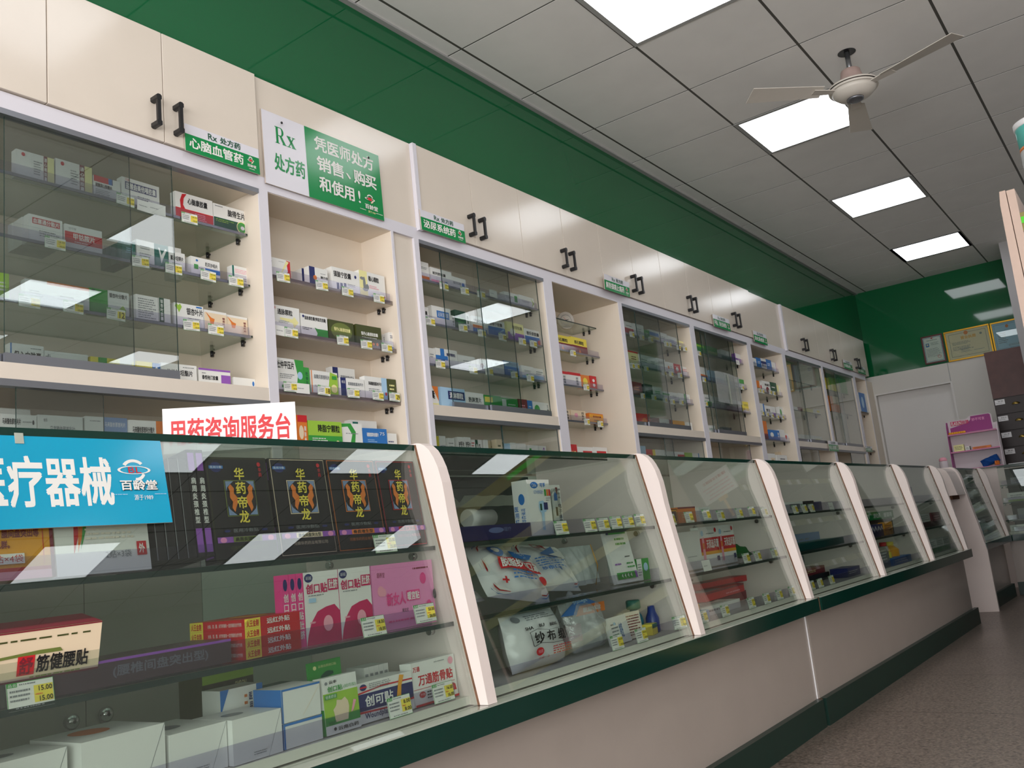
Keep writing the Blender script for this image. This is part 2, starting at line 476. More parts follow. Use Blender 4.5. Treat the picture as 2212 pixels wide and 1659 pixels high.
# ------------------------------------------------------------------ lighting: recessed panels
for n, (i, j) in enumerate(LAMPS):
    t = empty('ceiling_light', (gx0-0.6+(i+1.5)*P if False else gx0+(i+0.5)*P, ROWY[j], CEIL))
    h = 0.275
    fr = MB()
    for a in ((-0.299, 0.299, -0.299, -h), (-0.299, 0.299, h, 0.299), (-0.299, -h, -h, h), (h, 0.299, -h, h)):
        fr.box(*a, -0.004, 0.0, 'trim_grey')
    fr.build('frame', t)
    MB().box(-h, h, -h, h, -0.003, -0.001, 'panel_light').build('diffuser', t)
    row = ['', 'second row from the green wall', 'third row from the green wall', 'row nearest the right wall'][n//5]
    if n//5 == 0:
        lab = ['white ceiling light panel over the entrance, behind the camera', 'square white ceiling light panel straight above the camera',
               'glowing square ceiling panel cut off by the top edge of the picture', 'glowing square ceiling panel partly behind the fan',
               'glowing square ceiling panel, second from the end wall'][n % 5]
    else: lab = 'ceiling light panel, %s, %s from the entrance' % (row, ORD[n % 5])
    tag(t, lab, 'ceiling light', 'ceiling light panels')
t = empty('ceiling_light', (gx0+7.5*P+3*P, gy0+0.5*P, CEIL))
fr = MB()
for a in ((-0.299, 0.299, -0.299, -h), (-0.299, 0.299, h, 0.299), (-0.299, -h, -h, h), (h, 0.299, -h, h)): fr.box(*a, -0.004, 0.0, 'trim_grey')
fr.build('frame', t); MB().box(-h, h, -h, h, -0.003, -0.001, 'panel_light').build('diffuser', t)
t.location.x = 8.782
tag(t, 'glowing square ceiling panel closest to the end wall, smallest in view', 'ceiling light', 'ceiling light panels')

# ================================================================== THE WALL OF CABINETS
YC = 2.392
ZR0, ZR1, ZD1 = 1.335+H0, 1.385+H0, 1.775+H0
UN = {'U1': 'leftmost glass cabinet', 'U2': 'open bay under big sign', 'U3': 'second glass cabinet', 'U4': 'open bay with the dial',
      'U5': 'third glass cabinet', 'U6': 'glass cabinet with taped sheet', 'U7': 'far open bay', 'U8': 'fifth glass cabinet', 'U9': 'farthest glass cabinet', 'U10': 'narrow bay by the end wall'}
# outer x, inner x, depth of the back, shelf kind, shelf front y, shelf heights, sliding panes (x0, x1, track), lower shelf
CAB = {
 'U1': (0.80, 1.955, 0.82, 1.935, 2.775, 'glass', 2.463, (1.187, 0.999, 0.814), [(1.084, 1.60, 0), (0.825, 1.463, 1)], True, [(0.825, 1.363, 1), (1.113, 1.93, 0)]),
 'U2': (1.955, 2.752, 1.975, 2.603, 2.578, 'wood', 2.416, (1.037, 0.836, 0.622, 0.415), [], False, []),
 'U3': (2.752, 3.75, 2.77, 3.71, 2.60, 'glass', 2.44, (1.184, 0.992, 0.807), [(2.935, 3.44, 1), (3.18, 3.66, 0)], True, [(2.775, 3.26, 1), (3.245, 3.7, 0)]),
 'U4': (3.75, 4.50, 3.79, 4.48, 2.73, 'glass', 2.556, (1.218, 1.043, 0.846, 0.648, 0.40), [], False, []),
 'U5': (4.50, 5.465, 4.52, 5.43, 2.66, 'glass', 2.44, (1.184, 0.992, 0.807), [(4.565, 5.03, 1), (4.69, 5.25, 0)], True, [(4.525, 5.0, 1), (4.86, 5.4, 0)]),
 'U6': (5.465, 6.46, 5.50, 6.42, 2.66, 'glass', 2.44, (1.184, 0.992, 0.807), [(5.65, 6.13, 1), (5.69, 6.17, 0)], True, [(5.66, 6.2, 0)]),
 'U7': (6.46, 7.215, 6.50, 7.18, 2.66, 'glass', 2.44, (1.19, 0.992, 0.807, 0.617, 0.40), [], False, []),
 'U8': (7.215, 8.21, 7.25, 8.18, 2.70, 'glass', 2.46, (1.16, 0.90), [(7.255, 7.63, 1), (7.60, 8.15, 0)], True, [(7.3, 7.75, 0)]),
 'U9': (8.21, 9.23, 8.24, 9.19, 2.70, 'glass', 2.46, (1.16, 0.95), [(8.39, 8.80, 1), (8.62, 9.17, 0)], True, [(8.7, 9.15, 0)]),
 'U10': (9.23, 9.9085, 9.27, 9.66, 2.66, 'wood', 2.42, (0.992, 0.60), [], False, []),
}
YP = (2.402, 2.418)     # the two sliding tracks
def cabinet(key):
    X0, X1, a, c, yb, kind, ys, shelves, panes, rail, low = CAB[key]
    t = empty('wall_cabinet', (X0, YC, 0))
    def W(mb, name, parent=t): return mb.build(name, parent, Matrix.Identity(4))
    zt = ZR0
    m = MB()
    m.box(X0, a, YC+0.004, yb, 0.0, zt, 'laminate_inner'); m.box(c, X1 if key != 'U2' else 2.615, YC+0.004, yb, 0, zt, 'laminate_inner')
    m.box(a, c, YC+0.004, yb, zt-0.002, zt+0.016, 'laminate_inner'); W(m, 'carcass')
    W(MB().box(a, c, yb-0.008, yb, 0, zt, 'laminate_inner'), 'back_panel')
    m = MB()
    m.box(X0, a, YC, YC+0.004, 0, ZR1, 'edge_band'); m.box(c, {'U2': 2.615, 'U10': 9.672}.get(key, X1), YC, YC+0.004, 0, ZR1, 'edge_band')
    m.box(a, c, YC, YC+0.03, zt, ZR1, 'edge_band')
    W(m, 'face_frame')
    if key == 'U2':
        W(MB().box(2.615, 2.752, YC+0.012, YC+0.03, 0, zt+0.01, 'laminate'), 'filler_panel')
        W(MB().box(2.615, 2.752, YC, YC+0.012, zt, ZR1, 'edge_band').box(2.741, 2.752, YC, YC+0.012, 0, zt, 'edge_band'), 'filler_edge')
    if rail:
        W(MB().box(a, c, YC+0.002, yb-0.009, 0.571+H0, 0.616+H0, 'laminate_inner', {'-y': 'laminate'}), 'middle_board')
        W(MB().box(a, c, YC-0.002, YC+0.028, 1.318+H0, zt, 'aluminium'), 'upper_track'); W(MB().box(a, c, YC-0.001, YC+0.028, 0.552+H0, 0.571+H0, 'aluminium'), 'lower_track')
        ls = 0.40+H0
        W(MB().box(a, c, YC+0.05, yb-0.009, ls-0.016, ls, 'laminate_inner'), 'lower_board')
    for z in shelves:
        z += H0
        if kind == 'glass':
            s = W(MB().box(a+0.002, c-0.002, ys, yb-0.009, z-0.007, z, 'shelf_glass', {'-y': 'shelf_edge'}), 'shelf')
        else:
            s = W(MB().box(a+0.001, c-0.001, ys, yb-0.009, z-0.018, z, 'laminate_inner', {'-y': 'wood_shelf'}), 'shelf')
        if key not in ('U8', 'U9', 'U10') and (key, z) != ('U4', 1.218+H0):
            r = MB()      # clear price-label strip along the shelf front
            r.box(a+0.012, c-0.02, ys-0.006, ys-0.004, z-0.012, z+0.026, 'acrylic')
            if kind == 'glass': r.box(a+0.006, c-0.012, ys-0.0042, ys-0.0002, z-0.011, z-0.002, 'aluminium')
            W(r, 'label_strip', s)
        for yy in (ys+0.045, yb-0.09):
            for xx, sg in ((a, 1), (c, -1)):
                p = MB().lathe([(0.004, 0), (0.004, 0.016)], (xx if sg > 0 else xx-0.016, yy, z-(0.013 if kind == 'glass' else 0.024)), 'black_plastic', 8, 'x')
                p.lathe([(0.006, -0.017), (0.006, 0.004)], (xx+sg*0.011, yy, z-(0.012 if kind == 'glass' else 0.024)), 'black_plastic', 8, 'z')
                W(p, 'shelf_pin', s)
    for (p0, p1, tr) in panes:
        y = YP[1-tr] if False else YP[tr]
        g = W(MB().box(p0, p1, y, y+0.005, 0.628+H0, 1.322+H0, 'door_glass', {'-x': 'shelf_edge', '+x': 'shelf_edge', '+z': 'shelf_edge'}), 'glass_door')
        W(MB().box(p0-0.001, p1+0.001, y-0.003, y+0.008, 0.617+H0, 0.643+H0, 'aluminium'), 'bottom_channel', g)
    for (p0, p1, tr) in low:
        y = YP[tr]
        W(MB().box(p0, p1, y, y+0.005, 0.02+H0, 0.556+H0, 'door_glass', {'-x': 'shelf_edge', '+x': 'shelf_edge'}), 'lower_glass_door')
    lab = {'U1': 'cream wall cabinet with glass shelves and sliding glass, leftmost in view', 'U2': 'open cream cabinet bay with wooden shelves under the big green sign',
           'U3': 'cream wall cabinet with sliding glass, right of the narrow filler panel', 'U4': 'open cream cabinet bay with glass shelves and a round dial inside',
           'U5': 'cream wall cabinet with two sliding panes, right of the dial bay', 'U6': 'cream wall cabinet with a plastic sheet taped on its glass',
           'U7': 'narrow open cream bay with blue and white boxes on four shelves', 'U8': 'cream wall cabinet with mostly empty shelves behind glass, left of the farthest one',
           'U9': 'farthest cream glass-fronted wall cabinet, with lime green cartons on top', 'U10': 'narrow open cream bay against the end wall holding one blue carton'}[key]
    tag(t, lab, 'cabinet', 'wall cabinets')
for k in CAB: cabinet(k)

# overhead cupboards: pairs of doors with black bow handles
def handle_mesh(x, y, z):
    m = MB()
    for s in (1, -1):
        z0, z1 = sorted((z+s*0.034, z+s*0.054))
        m.prism([(x-0.009, z0+0.004), (x-0.004, z0), (x+0.004, z0), (x+0.009, z0+0.004), (x+0.009, z1-0.004), (x+0.004, z1), (x-0.004, z1), (x-0.009, z1-0.004)], 'y', y-0.036, y, 'black_plastic')
    m.box(x-0.006, x+0.006, y-0.0355, y-0.026, z-0.036, z+0.036, 'black_plastic')
    return m
def cupboard(edges, label, hz=1.475):
    t = empty('overhead_cupboard', (edges[0], YC, ZR1))
    I = Matrix.Identity(4)
    MB().box(edges[0], edges[-1], YC+0.012, 2.94, ZR1+0.001, ZD1-0.001, 'laminate_inner').build('carcass', t, I)
    n = len(edges)-1
    for k in range(n):
        d = MB().box(edges[k]+0.0013, edges[k+1]-0.0013, YC-0.010, YC+0.008, ZR1+0.004, ZD1-0.001, 'laminate').build('door', t, I, bevel=0.0012)
        hx = edges[k+1]-0.038 if k == 0 else edges[k]+0.041
        handle_mesh(hx, YC-0.010, hz+H0).build('handle', d, I)
    tag(t, label, 'cupboard', 'overhead cupboards')
cupboard((0.447, 0.82, 1.193), 'cream overhead cupboard cut off by the left picture edge')
cupboard((1.193, 1.566, 1.939), 'cream overhead cupboard with large black handles, nearest to the camera')
cupboard((2.79, 3.16, 3.545), 'cream overhead cupboard right of the big sign, behind the urinary medicine sign')
cupboard((3.545, 3.938, 4.325), 'cream overhead cupboard above the bay with the dial')
cupboard((4.325, 4.70, 5.08), 'cream overhead cupboard above the third glass cabinet, beside a wrapped sign')
cupboard((5.08, 5.467, 5.845), 'cream overhead cupboard between the fourth and fifth handle pairs seen from left')
cupboard((5.845, 6.22, 6.605), 'cream overhead cupboard above the cabinet with the taped sheet')
cupboard((7.315, 7.74, 8.165), 'cream overhead cupboard just past the upright light strip')
cupboard((8.165, 8.555, 8.95), 'cream overhead cupboard second from the end wall')
cupboard((8.95, 9.36, 9.80), 'cream overhead cupboard nearest the green end wall')
for (xa, xb, lab) in ((1.939, 2.765, 'plain cream board behind the big white and green sign'), (6.605, 7.28, 'plain cream board above the far open bay')):
    t = MB().box(xa, xb, YC+0.004, YC+0.022, ZR1+0.002, ZD1, 'laminate').build('blank_board'); tag(t, lab, 'board', 'blank boards')
for (xa, xb, lab) in ((2.766, 2.789, 'narrow upright cream strip right of the big sign'), (7.281, 7.314, 'narrow upright light strip between far cupboards')):
    t = MB().box(xa, xb, YC-0.016, YC+0.01, ZR1-0.012, ZD1-0.001, 'edge_band').build('edge_strip'); tag(t, lab, 'strip', 'upright strips')

# ================================================================== BOXES AND PRICE TAGS ON THE SHELVES
def carton(name, w, d, h, base, spec, mw, left=None, top=None, sides=None):
    """a folded carton standing with its front at y=0, left front corner at the origin"""
    m = MB(); c = 'ink_'+base
    m.box(0, w, 0, d, 0, h, c)
    if spec: m.ink(plane_map((0, -0.0001, 0), (w, 0, 0), (0, 0, h)), spec)
    if left: m.ink(plane_map((-0.0001, d, 0), (0, -d, 0), (0, 0, h)), left)
    if top: m.ink(plane_map((0, 0, h+0.0001), (w, 0, 0), (0, d, 0)), top)
    # tuck flap seam along the top edge
    return m.build(name, None, mw)
def T(x, y, z, rz=0.0, rx=0.0): return Matrix.Translation((x, y, z)) @ Matrix.Rotation(rz, 4, 'Z') @ Matrix.Rotation(rx, 4, 'X')
TAGW, TAGH = 0.060, 0.036
TAGSPEC = 'r0,0,1,1,G|r.012,.02,.988,.98,W|r0,.84,.22,1,G|t.03,.86,.2,.97,W:品名|l.26,.86,.7,.96,1,S|r.56,.2,.97,.8,Y|l.05,.3,.5,.78,3,S|l.15,.05,.8,.15,1,S'
TAGP = {}
def price_tag(price, mw, label, group='shelf price tags'):
    if price not in TAGP:
        m = MB()
        m.box(0, TAGW, 0, 0.0008, 0, TAGH, 'ink_W')
        M = plane_map((0, -0.0001, 0), (TAGW, 0, 0), (0, 0, TAGH), 0.0002)
        if price == '-': sp = 'r.06,.1,.94,.9,W|l.1,.4,.7,.6,1,S'
        elif price == '': sp = TAGSPEC+'|t.62,.6,.94,.74,K:18.00|l.58,.45,.75,.55,1,O|t.68,.24,.95,.38,K:18.00'
        elif len(price) <= 2: sp = TAGSPEC+'|b.66,.24,.94,.76,K:'+price
        else:
            a, c = price.split('/'); sp = TAGSPEC+'|b.66,.58,.95,.76,K:%s|l.58,.42,.75,.54,1,O|b.66,.22,.95,.40,K:%s' % (a, c)
        m.ink(M, sp)
        o = m.build('price_tag', None, mw); TAGP[price] = o
    else:
        o = TAGP[price].copy(); COL.objects.link(o); o.matrix_world = mw
    return tag(o, label, 'price tag', group)
BOXES = 0
def shelf_row(unit, shelf, zb, yf, boxes, tags):
    rnd = random.Random(unit+shelf)
    for n, (x0, x1, zt, desc, base, spec, behind, depth) in enumerate(boxes):
        w = x1-x0; h = zt-zb
        label = '%s, %s from left, %s shelf, %s' % (desc, ORD[n], shelf, UN[unit])
        yo = 0.075 if depth < 0 else rnd.uniform(0, 0.006)
        d = abs(depth)
        o = carton('medicine_box', w, d, h, base, spec, T(x0, yf+yo, zb, rnd.uniform(-0.03, 0.03)))
        tag(o, label, 'box', 'medicine boxes on the shelves')
        for k in range(behind):
            q = o.copy(); COL.objects.link(q); q.matrix_world = T(x0+rnd.uniform(-0.004, 0.002), yf+0.009+(d+0.0015)*(k+1), zb)
            tag(q, '%s copy behind %s box from left, %s shelf, %s' % (ORD[k], ORD[n], shelf, UN[unit]), 'box', 'medicine boxes on the shelves')
    for n, (x, z, p) in enumerate(tags):
        price_tag(p, T(x, CAB[unit][6]-0.0085, z, rnd.uniform(-0.02, 0.02)) @ Matrix.Rotation(rnd.uniform(-0.05, 0.05), 4, 'Y'),
                  '%s, %s from left, %s shelf edge, %s' % ({'-': 'blank white tag', '': 'white and yellow price tag'}.get(p, 'price tag with handwritten '+p), ORD[n], shelf, UN[unit]))
shelf_row('U1', 'top', 1.957, 2.478, [
 (1.15, 1.258, 2.04, 'white box, maroon strip, yellow end', 'W', 'r.74,0,1,1,P|r.72,.0,.82,1,M|v.735,.06,.805,.94,W:通心络胶囊|o.18,.86,.05,.07,R|l.45,.2,.68,.75,6,S', 0, 0.028),
 (1.264, 1.376, 2.047, 'white box, maroon strip, yellow end', 'W', 'r.74,0,1,1,P|r.65,.0,.79,1,M|v.665,.06,.775,.94,W:通心络胶囊|o.18,.86,.05,.07,R|l.4,.2,.62,.75,6,S', 0, 0.028),
 (1.381, 1.468, 2.028, 'low white box with red top stripe', 'W', 'r0,.72,.55,1,R|r.55,.72,.68,1,B|r.68,.72,.71,1,N|b.05,.48,.68,.66,K:硝酸异山梨酯片|l.05,.1,.6,.4,4,S', 0, 0.028),
 (1.474, 1.606, 2.05, 'white box, row of navy tiles', 'W', 'r.08,.58,.92,.86,N|b.1,.6,.9,.84,W:盐酸曲美他嗪胶囊|t.08,.88,.2,.97,R:万爽|l.4,.3,.85,.46,2,S', 0, 0.028),
 (1.662, 1.806, 2.053, 'white and red swirl box', 'W', 'r0,0,1,.42,R|p.18 .95 .3 .98 .22 .8 .2 .55 .3 .3 .5 .12 .3 .14 .14 .35 .12 .7,R|b.32,.62,.85,.86,K:心脑康胶囊|l.4,.46,.85,.56,1,W|l.5,.1,.85,.36,4,Q', 0, 0.028),
 (1.809, 1.944, 2.048, 'white box, dark green lower half', 'W', 'r0,0,1,.46,D|b.42,.6,.95,.88,K:脑得生片|o.84,.27,.16,.24,P|o.84,.27,.14,.21,G|o.86,.25,.06,.08,W|l.06,.28,.6,.42,2,H|l.04,.88,.3,.95,1,S', 0, 0.028),
], [(1.438, 1.942, ''), (1.507, 1.938, '-'), (1.546, 1.939, '-'), (1.665, 1.936, '')])
shelf_row('U1', 'second', 1.769, 2.478, [
 (1.186, 1.284, 1.853, 'white box, rosy name band', 'W', 'r.1,.68,.92,.9,R|b.12,.7,.9,.88,W:血塞通分散片|l.3,.25,.9,.5,3,S', 3, 0.028),
 (1.289, 1.403, 1.847, 'white box, wide red band', 'W', 'r0,.28,1,.72,R|b.22,.42,.8,.68,W:甲钴胺片|t.1,.8,.3,.9,S:弥可保|l.25,.3,.7,.38,1,W', 0, 0.028),
 (1.468, 1.512, 1.836, 'teal box behind the glare', 'T', 'l.3,.4,.8,.7,3,L', 3, 0.028),
 (1.516, 1.577, 1.849, 'white box, grey text lines', 'W', 'l.15,.3,.85,.5,2,S|l.2,.62,.8,.8,2,S', 0, 0.028),
 (1.578, 1.627, 1.849, 'dark teal box, white chevron', 'T', 'p.3 .85 .5 .2 .62 .4 .9 .82 .8 .86 .52 .55 .38 .85,W', 0, 0.028),
 (1.677, 1.724, 1.882, 'plain white box at the back', 'W', 'l.3,.6,.8,.8,2,S', 0, -0.03),
 (1.63, 1.69, 1.836, 'white box marked in black', 'W', 'b.1,.55,.9,.8,K:氯沙坦钾片|l.2,.3,.8,.45,2,S', 0, 0.028),
 (1.71, 1.824, 1.834, 'white box, green square, blue bar', 'W', 'b.48,.6,.92,.82,K:厄贝沙坦片|r.48,.26,1,.5,B|r.1,.35,.24,.6,G|o.2,.82,.04,.06,B|l.26,.4,.44,.5,1,S', 1, 0.028),
 (1.874, 1.95, 1.835, 'white box, pink dotted line', 'W', 'r0,0,.1,1,T|l.15,.6,.9,.85,3,Q|l.2,.2,.8,.4,2,S', 0, 0.028),
], [(1.217, 1.75, ''), (1.484, 1.747, ''), (1.599, 1.748, ''), (1.728, 1.75, ''), (1.839, 1.749, '')])
shelf_row('U1', 'third', 1.584, 2.478, [
 (1.094, 1.131, 1.66, 'yellow-green box cut by frame', 'H', 'l.3,.3,.8,.7,3,W', 0, 0.028),
 (1.175, 1.235, 1.656, 'white box under the glare', 'W', 'l.2,.3,.8,.6,3,S', 0, 0.028),
 (1.236, 1.36, 1.659, 'white box, orange top strip', 'W', 'r0,.86,1,1,O|l.3,.3,.7,.55,2,S', 0, 0.028),
 (1.362, 1.418, 1.663, 'plain grass-green box', 'G', 'r.1,.9,.3,.96,D', 0, 0.028),
 (1.419, 1.485, 1.664, 'white box, ginkgo leaf', 'W', 'b.05,.72,.92,.9,K:银杏叶分散片|p.05 .35 .3 .2 .5 .3 .7 .45 .85 .3 .8 .08 .6 .02 .4 .05 .45 .2 .3 .15,H', 0, 0.028),
 (1.508, 1.585, 1.667, 'white box, columns of grey text', 'W', 'l.1,.1,.9,.9,9,S', 2, 0.028),
 (1.588, 1.627, 1.668, 'white box, dark green spine', 'W', 'r0,0,.42,1,D|v.1,.1,.34,.95,W:银杏叶胶囊', 0, 0.028),
 (1.643, 1.75, 1.663, 'white box, heart-shaped leaf', 'W', 'b.42,.55,.98,.85,K:银杏叶片|p.12 .72 .02 .85 .08 1 .14 .9 .2 .98 .26 .85 .16 .6,H|l.45,.3,.95,.45,2,S|r.75,.9,.95,.96,B', 0, 0.028),
 (1.753, 1.84, 1.655, 'beige box, honey dipper', 'W', 'r0,.06,1,.88,J|p.05 .9 .3 .65 .45 .6 .4 .35 .25 .35 .22 .6,O|v.8,.2,.92,.75,M:银杏叶片', 0, 0.028),
 (1.842, 1.931, 1.653, 'beige box, honey dipper', 'W', 'r0,.06,1,.88,J|p.05 .9 .3 .65 .45 .6 .4 .35 .25 .35 .22 .6,O|v.8,.2,.92,.75,M:银杏叶片', 0, 0.028),
], [(1.144, 1.564, ''), (1.268, 1.567, ''), (1.398, 1.565, '12'), (1.657, 1.566, ''), (1.748, 1.565, '')])
shelf_row('U1', 'bottom', 1.387, 2.462, [
 (1.126, 1.217, 1.459, 'white box, blue left end', 'W', 'r-.0,0,.04,1,B|b.1,.35,.92,.72,K:保心宁胶囊|l.6,.82,.95,.9,1,S', 0, 0.028),
 (1.219, 1.344, 1.449, 'long low plain white box', 'W', 'l.6,.5,.9,.7,1,S|b.03,.6,.15,.85,S:卡', 0, 0.028),
 (1.352, 1.441, 1.446, 'yellow box, green middle', 'Y', 'r.25,.2,.55,1,G|l.6,.4,.9,.7,2,D', 0, 0.028),
 (1.498, 1.55, 1.449, 'yellow box beside the blue one', 'Y', 'l.2,.3,.8,.7,2,G', 0, 0.028),
 (1.551, 1.577, 1.448, 'small blue box', 'B', 'o.5,.5,.25,.3,W', 0, 0.028),
 (1.578, 1.703, 1.452, 'white box, orange and blue stripes', 'W', 'b.15,.42,.88,.72,K:坎地沙坦酯片|r.4,.14,1,.24,O|r.4,.02,1,.14,B|l.6,.82,.95,.9,1,S', 0, 0.028),
 (1.713, 1.833, 1.449, 'white box, purple right end', 'W', 'r.7,.1,1,.72,V|r0,.9,1,1,V|b.1,.4,.6,.64,K:泰恒他汀胶囊|l.1,.7,.25,.8,1,S', 0, 0.028),
 (1.847, 1.934, 1.43, 'low white box, blue dot', 'W', 'o.9,.6,.05,.2,B', 0, 0.028),
], [])
shelf_row('U1', 'lower', 1.170, 2.475, [
 (1.108, 1.203, 1.264, 'white box, blue pill mark', 'W', 'b.04,.7,.55,.88,K:马来酸依那普利片|o.14,.5,.09,.1,N|t.08,.44,.2,.55,W:5mg|o.9,.78,.03,.07,K|l.25,.44,.5,.52,1,S|l.6,.76,.85,.82,1,S', 0, 0.028),
 (1.206, 1.334, 1.267, 'wide white box, grey lettering', 'W', 'b.26,.5,.82,.7,S:马来酸依那普利片|t.12,.8,.2,.9,K:依苏|l.42,.36,.62,.44,1,K', 0, 0.028),
 (1.342, 1.471, 1.271, 'white box, slate-blue right half', 'W', 'r.43,0,1,1,F|t.45,.72,.95,.86,W:马来酸依那普利片|l.1,.84,.4,.9,1,S|t.7,.05,.85,.35,W:B', 0, 0.028),
 (1.473, 1.582, 1.266, 'grey-white box, orange end', 'W', 'r.8,0,1,1,O|b.1,.6,.75,.8,K:马来酸依那普利分散片|t.1,.1,.25,.3,K:10', 0, 0.028),
 (1.119, 1.221, 1.294, 'plain white box at the back', 'W', '', 0, -0.03),
], [])
shelf_row('U2', 'top', 1.807, 2.432, [
 (1.979, 2.094, 1.881, 'white box, red flame corner', 'W', 'p.6 0 1 0 1 .95 .85 .98 .9 .4,R|p.55 .05 .95 .9 .85 .95,P|b.1,.7,.3,.85,K:定片|l.55,.84,.75,.88,1,S', 0, 0.028),
 (2.183, 2.275, 1.881, 'white box, navy end', 'W', 'r0,0,.3,1,N|o.3,.45,.1,.12,O|b.6,.45,1,.6,K:脑力宝|l.6,.7,.95,.76,1,S', 2, 0.028),
 (2.299, 2.439, 1.903, 'white box, three navy blocks', 'W', 'b.06,.6,.7,.86,K:镇脑宁胶囊|r.15,0,.24,.36,N|r.28,0,.37,.38,N|r.41,0,.5,.4,N|o.86,.76,.04,.07,N|l.55,.3,.9,.42,2,S', 1, 0.028),
 (2.441, 2.589, 1.916, 'white and yellow box, grey leaf', 'W', 'r0,0,.3,1,P|o.18,.5,.05,.28,S|o.1,.7,.08,.06,S|o.28,.4,.06,.12,S|o.2,.3,.1,.07,S|b.34,.66,.75,.86,K:稳心颗粒|l.36,.38,.75,.52,2,Q|o.9,.14,.06,.08,R|r.4,.08,.95,.12,L', 0, 0.028),
], [(2.007, 1.782, ''), (2.188, 1.783, ''), (2.317, 1.783, ''), (2.486, 1.784, '')])
shelf_row('U2', 'second', 1.606, 2.432, [
 (1.997, 2.123, 1.704, 'white box, orange arrow', 'W', 'r0,0,.06,1,B|b.22,.66,.75,.88,K:通脉颗粒|p.3 .55 .75 .55 .8 .65 .95 .45 .78 .22 .74 .4 .3 .48,P|l.25,.35,.65,.45,2,S|t.06,.85,.16,.95,R:华润', 0, 0.028),
 (2.13, 2.257, 1.691, 'white box, green corner ribbon', 'W', 'b.15,.72,.95,.92,K:脂脉康胶囊(降脂灵胶囊)|p.5 .45 .6 .4 1 .4 1 .04 .55 .04 .6 .2,G|l.05,.28,.4,.42,2,K|o.1,.88,.04,.06,N', 0, 0.028),
 (2.263, 2.393, 1.687, 'dark olive box, oval picture', 'Z', 'o.5,.5,.42,.42,A|b.2,.5,.85,.68,P:银丹心脑通软胶囊|l.4,.25,.65,.36,1,W', 0, 0.028),
 (2.404, 2.537, 1.688, 'dark green box, orange fruit', 'Z', 'b.18,.5,.85,.68,W:银丹心脑通软胶囊|o.65,.12,.05,.08,O|o.8,.13,.05,.08,O|o.3,.15,.1,.07,G|l.2,.38,.8,.44,1,W', 0, 0.028),
 (2.586, 2.624, 1.679, 'small white box, blue foot', 'W', 'r0,0,1,.16,B|l.1,.65,.9,.85,2,N', 1, 0.028),
], [(1.986, 1.583, '-'), (2.027, 1.582, ''), (2.275, 1.583, ''), (2.397, 1.583, ''), (2.509, 1.584, '')])
shelf_row('U2', 'third', 1.392, 2.432, [
 (1.997, 2.128, 1.51, 'white box, green curved end', 'W', 'p.68 1 1 1 1 0 .7 0 .78 .5,G|o.86,.52,.09,.12,L|b.06,.68,.66,.92,K:杜仲平压片|l.15,.38,.65,.54,3,S|r.2,.1,.55,.18,G', 0, 0.028),
 (2.129, 2.154, 1.487, 'narrow green box', 'G', 'v.3,.1,.75,.85,D:杜仲平压', 0, 0.028),
 (2.161, 2.29, 1.48, 'white box, lime corner', 'W', 'p.72 1 1 .9 1 0 .6 0,H|o.85,.3,.12,.18,P|r0,0,.03,1,O|b.1,.66,.68,.84,S:盐酸贝那普利片|l.1,.3,.55,.4,2,S|p.78 .85 .95 .85 .95 .7 .78 .7,G', 0, 0.028),
 (2.326, 2.447, 1.524, 'white box, navy block, on another', 'W', 'r.06,0,.28,1,N|b.38,.6,.95,.78,S:苯磺酸氨氯地平片|p.5 .3 .65 .18 .85 .3 .65 .12,D', 0, -0.03),
 (2.303, 2.424, 1.466, 'white box, navy block, green smile', 'W', 'r.0,0,.22,1,N|b.3,.62,.95,.8,S:苯磺酸氨氯地平片|p.45 .45 .65 .25 .85 .42 .65 .32,D|t.04,.7,.18,.85,W:络活', 0, 0.028),
 (2.429, 2.55, 1.483, 'white box, blue right edge', 'W', 'r.75,0,1,1,L|b.15,.62,.75,.78,K:苯磺酸氨氯地平片|l.15,.35,.7,.5,2,S|o.93,.3,.04,.08,R', 0, 0.028),
 (2.552, 2.599, 1.482, 'small olive-brown box', 'Z', 'l.2,.3,.8,.8,3,P', 0, 0.028),
], [(2.01, 1.383, ''), (2.065, 1.382, '-'), (2.163, 1.384, '18'), (2.309, 1.384, ''), (2.439, 1.385, ''), (2.53, 1.387, '29')])
shelf_row('U2', 'fourth', 1.185, 2.432, [
 (2.083, 2.126, 1.309, 'orange-brown box with red top', 'O', 'r0,.8,1,1,R|o.35,.5,.25,.2,J|v.65,.2,.85,.7,W:脑脉泰', 0, 0.028),
 (2.13, 2.287, 1.292, 'green box with black name', 'H', 'r0,0,1,.5,G|r0,.5,1,.62,H|b.28,.62,.93,.88,K:降脂宁颗粒|o.85,.25,.06,.1,P|l.1,.3,.6,.44,2,W', 0, 0.028),
 (2.291, 2.394, 1.291, 'white box with green arcs', 'W', 'p0 .98 .45 1 .68 .7 .62 .3 .3 .08 0 .05,G|p0 .85 .3 .88 .5 .6 .4 .3 0 .2,W|l.2,.6,.8,.68,1,S', 0, 0.028),
 (2.404, 2.547, 1.321, 'white box, dark green mark', 'W', 'r.1,.75,.3,.95,T|l.4,.7,.75,.8,1,S', 0, -0.03),
 (2.396, 2.525, 1.277, 'deep blue box', 'B', 'r0,.0,1,1,B|b.18,.65,.65,.82,W:硫酸氢氯吡格雷片|o.87,.2,.08,.13,W|l.2,.4,.6,.55,2,L|t.7,.72,.9,.85,W:75', 0, 0.028),
 (2.53, 2.583, 1.262, 'small white box', 'W', 'l.1,.5,.8,.65,1,N', 0, 0.028),
], [])
